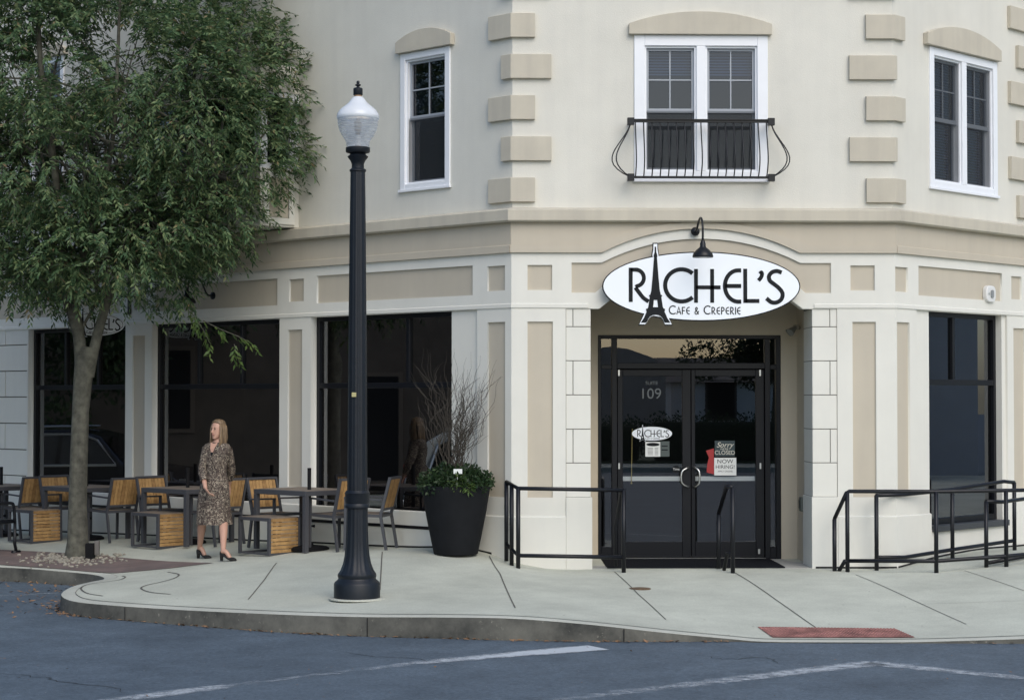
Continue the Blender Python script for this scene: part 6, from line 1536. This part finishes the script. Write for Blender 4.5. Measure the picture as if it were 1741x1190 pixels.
b = MB(); Fs2 = Frame((5.6, -57.5, 0), (1, 0, 0), (0, 1, 0)); b.prism([(-2.4, -.2), (2.4, -.2), (2.4, 3.3), (1.8, 3.75), (.8, 4.1), (0, 4.2), (-.8, 4.1), (-1.8, 3.75), (-2.4, 3.3)], Fs2, -1.5, 0); b.build('wall', M['brownwall'], bb)
b = MB(); b.box(Fs2, -2.6, -1.9, .001, .05, 1.2, 2.2); b.build('window', M['letter_cream'], bb)
simple_building('brick_building', 'red brick building along the side street to the left', -34, -22, -12, 14, 6.2, M['brickwall'], None, [(Fw2, y, y+1.1, 1.2, 3.2) for y in (-9, -5, -1, 7)]+[(Fw2, 2.2, 3.4, 0.0, 2.6)])
simple_building('white_house', 'white house with a porch far to the right', 30, 40, -14, 8, 4.6, M['whitewall'], None, [(Fe, y, y+1.2, 1.2, 2.9) for y in (-10, -6, -2, 3)])
def bush(name, label, cat, cx, cy, lx, ly, hgt, n, m='leaf_dark', size=.22, group=None, z0=-.1):
    t = thing(name, label, cat, (cx, cy, z0), group=group)
    r = np.random.default_rng(int(abs(cx*7+cy*3))+1); cs = []
    k = max(2, int(max(lx, ly)/.7))
    for i in range(k):
        f = (i+.5)/k-.5; cs.append(((cx+(lx*f if lx > ly else 0), cy+(ly*f if ly >= lx else 0), z0+hgt*.52), (max(.5, lx/k*.9) if lx > ly else lx/2, max(.5, ly/k*.9) if ly >= lx else ly/2, hgt*.5)))
    link('foliage', leafcloud(n, cs, size, r, 0, .6), M[m], t)
    b = MB(); b.box(FW, cx-lx*.47, cx+lx*.47, cy-ly*.36, cy+ly*.36, z0, z0+hgt*.80); bevel(b.build('inner_growth', M['core'], t), .2, 3)
    b = MB(); b.tube([(cx, cy, z0), (cx, cy, z0+hgt*.5)], .06, 6); b.build('stem', M['bark'], t); return t
for i, (x, w_) in enumerate(((-8, 5), (-2.6, 5), (2.8, 5), (8.2, 5.4), (14, 5.4), (20, 5))):
    bush('hedge', ('first', 'second', 'third', 'fourth', 'fifth', 'sixth')[i]+' clipped hedge from the left across the street behind the camera', 'hedge', x, -38.5, w_, 1.3, 1.5+.15*(i % 2), 5000, 'leaf_dark', .11, 'hedges across the street')
bush('hedge', 'clipped hedge before the white house to the right', 'hedge', 24, -4, 1.4, 9, 1.5, 6000, 'leaf_dark', .11)
def bgtree(x, y, hgt, r, label, seed):
    t = thing('background_tree', label, 'tree', (x, y, -.2), group='trees across the street'); rr = np.random.default_rng(seed)
    b = MB(); b.tube([(x, y, -.3), (x+.1, y, hgt*.45), (x-.1, y, hgt*.8)], [.2, .13, .05], 8); b.build('trunk', M['bark'], t)
    cs = [((x+rr.normal(0, r*.45), y+rr.normal(0, r*.45), hgt*.62+rr.normal(0, hgt*.16)), (r*.5, r*.5, r*.42)) for _ in range(12)]
    link('crown', leafcloud(9000, cs, .16, rr, 0, .5), M['leaf_dark'], t)
bgtree(10.2, -42, 5.6, 1.9, 'bushy dark tree across the street behind the right hedge', 1); bgtree(-6, -43, 7.0, 2.4, 'tall tree across the street at the left hedge', 2); bgtree(16.5, -44, 6.5, 2.6, 'wide tree far right across the street', 3)
bgtree(26, 3, 6.5, 2.5, 'tree beside the white house', 4); bgtree(27, -8, 6, 2.2, 'tree in front of the white house', 5); bgtree(-19.5, 8, 6, 2.0, 'tree before the brick building, nearer', 6); bgtree(-19.8, -3.5, 5.5, 1.9, 'tree before the brick building, farther', 7)
def car(name, label, x, y, rz, paint, suv=True):
    t = thing(name, label, 'car', (x, y, -.33), rz)
    Lh = 2.35; Wd = .92
    side = [(-Lh, .45), (-Lh, .95), (-Lh+.12, 1.05), (-Lh+.35, 1.55), (-Lh+.65, 1.72), (.25, 1.74), (.75, 1.62), (1.25, 1.12), (Lh-.25, 1.0), (Lh, .8), (Lh, .42), (Lh-.1, .30), (-Lh+.1, .30)]
    def wid(z): return Wd if z < 1.02 else Wd-(z-1.02)*.30
    b = MB(); n = len(side); i = 0
    b.v = [(px, -wid(pz), pz) for px, pz in side]+[(px, wid(pz), pz) for px, pz in side]; b.f = [tuple(range(n)), tuple(range(n, 2*n))[::-1]]+[(k, (k+1) % n, n+(k+1) % n, n+k) for k in range(n)]
    body = bevel(b.build('body', paint, t, local=True), .05, 3); body.data.polygons.foreach_set('use_smooth', [True]*len(body.data.polygons)); body.data.set_sharp_from_angle(angle=R_(50))
    for s in (-1, 1):
        b = MB(); q = [(-Lh+.45, 1.08), (-Lh+.62, 1.52), (-Lh+.85, 1.62), (-.05, 1.64), (-.05, 1.08)]; b.v = [(px, s*(wid(pz)+.008), pz) for px, pz in q]; b.f = [tuple(range(5))]; b.build('side_window', M['car_glass'], t, local=True)
        b = MB(); q = [(.03, 1.08), (.03, 1.63), (.45, 1.60), (.70, 1.52), (1.10, 1.12)]; b.v = [(px, s*(wid(pz)+.008), pz) for px, pz in q]; b.f = [tuple(range(5))]; b.build('side_window', M['car_glass'], t, local=True)
        b = MB(); b.bar((Lh-.02, s*.68, .78), (Lh+.005, s*.68, .78), .3, .14); b.build('headlight', M['chrome'], t, local=True)
        b = MB(); b.bar((-Lh-.01, s*.8, 1.0), (-Lh+.03, s*.8, 1.0), .14, .38); b.build('tail_light', M['red'], t, local=True)
        for wx in (-1.4, 1.45):
            b = MB(); b.tube([(wx, s*.72, .33), (wx, s*.94, .33)], .34, 24); w_ = b.build('wheel', M['matt_black'], t, local=True)
            b = MB(); b.tube([(wx, s*.94, .33), (wx, s*.955, .33)], .2, 16); b.build('rim', M['chrome'], w_, local=True)
    b = MB(); b.v = [(.80, -.68, 1.60), (.80, .68, 1.60), (1.24, .80, 1.16), (1.24, -.80, 1.16)]; b.f = [(0, 1, 2, 3)]; b.build('windscreen', M['car_glass'], t, local=True)
    for v in t.children[-1].data.vertices: v.co.x += .03
    b = MB(); b.v = [(-Lh+.14, -.72, 1.12), (-Lh+.14, .72, 1.12), (-Lh+.37, .62, 1.55), (-Lh+.37, -.62, 1.55)]; b.f = [(0, 1, 2, 3)]; b.build('rear_window', M['car_glass'], t, local=True)
    for v in t.children[-1].data.vertices: v.co.x -= .03
    for s in (-1, 1):
        b = MB(); b.tube([(px, s*(wid(pz)+.012), pz) for px, pz in [(-Lh+.42, 1.06), (-Lh+.58, 1.53), (-Lh+.85, 1.645), (.42, 1.66), (.72, 1.55), (1.15, 1.10), (-Lh+.42, 1.06)]], .026, 6); b.build('window_trim', M['chrome'], t, local=True)
        b = MB(); b.tube([(-Lh+.7, s*.62, 1.78), (.2, s*.62, 1.80)], .02, 6); b.build('roof_rail', M['chrome'], t, local=True)
    b = MB(); b.bar((-Lh-.06, -.9, .5), (-Lh-.06, .9, .5), .14, .2); b.bar((Lh+.04, -.9, .5), (Lh+.04, .9, .5), .14, .2); bevel(b.build('bumper', M['chrome'], t, local=True), .03)
    return t
pm = mat('silver_green_paint', (.8, .84, .8), .3, spec=.6); pk = mat('black_paint', (.01, .01, .012), .12, spec=.8)
car('parked_car', 'silver parked car on the side street, reflected in the window beside the planter', -11.2, -.55, R_(-90), pm)
car('parked_car', 'black parked car on the side street, reflected in the leftmost window', -14.0, 8.1, R_(-78), pk)
for o in list(bpy.data.objects):
    if '_m' in o: del o['_m']
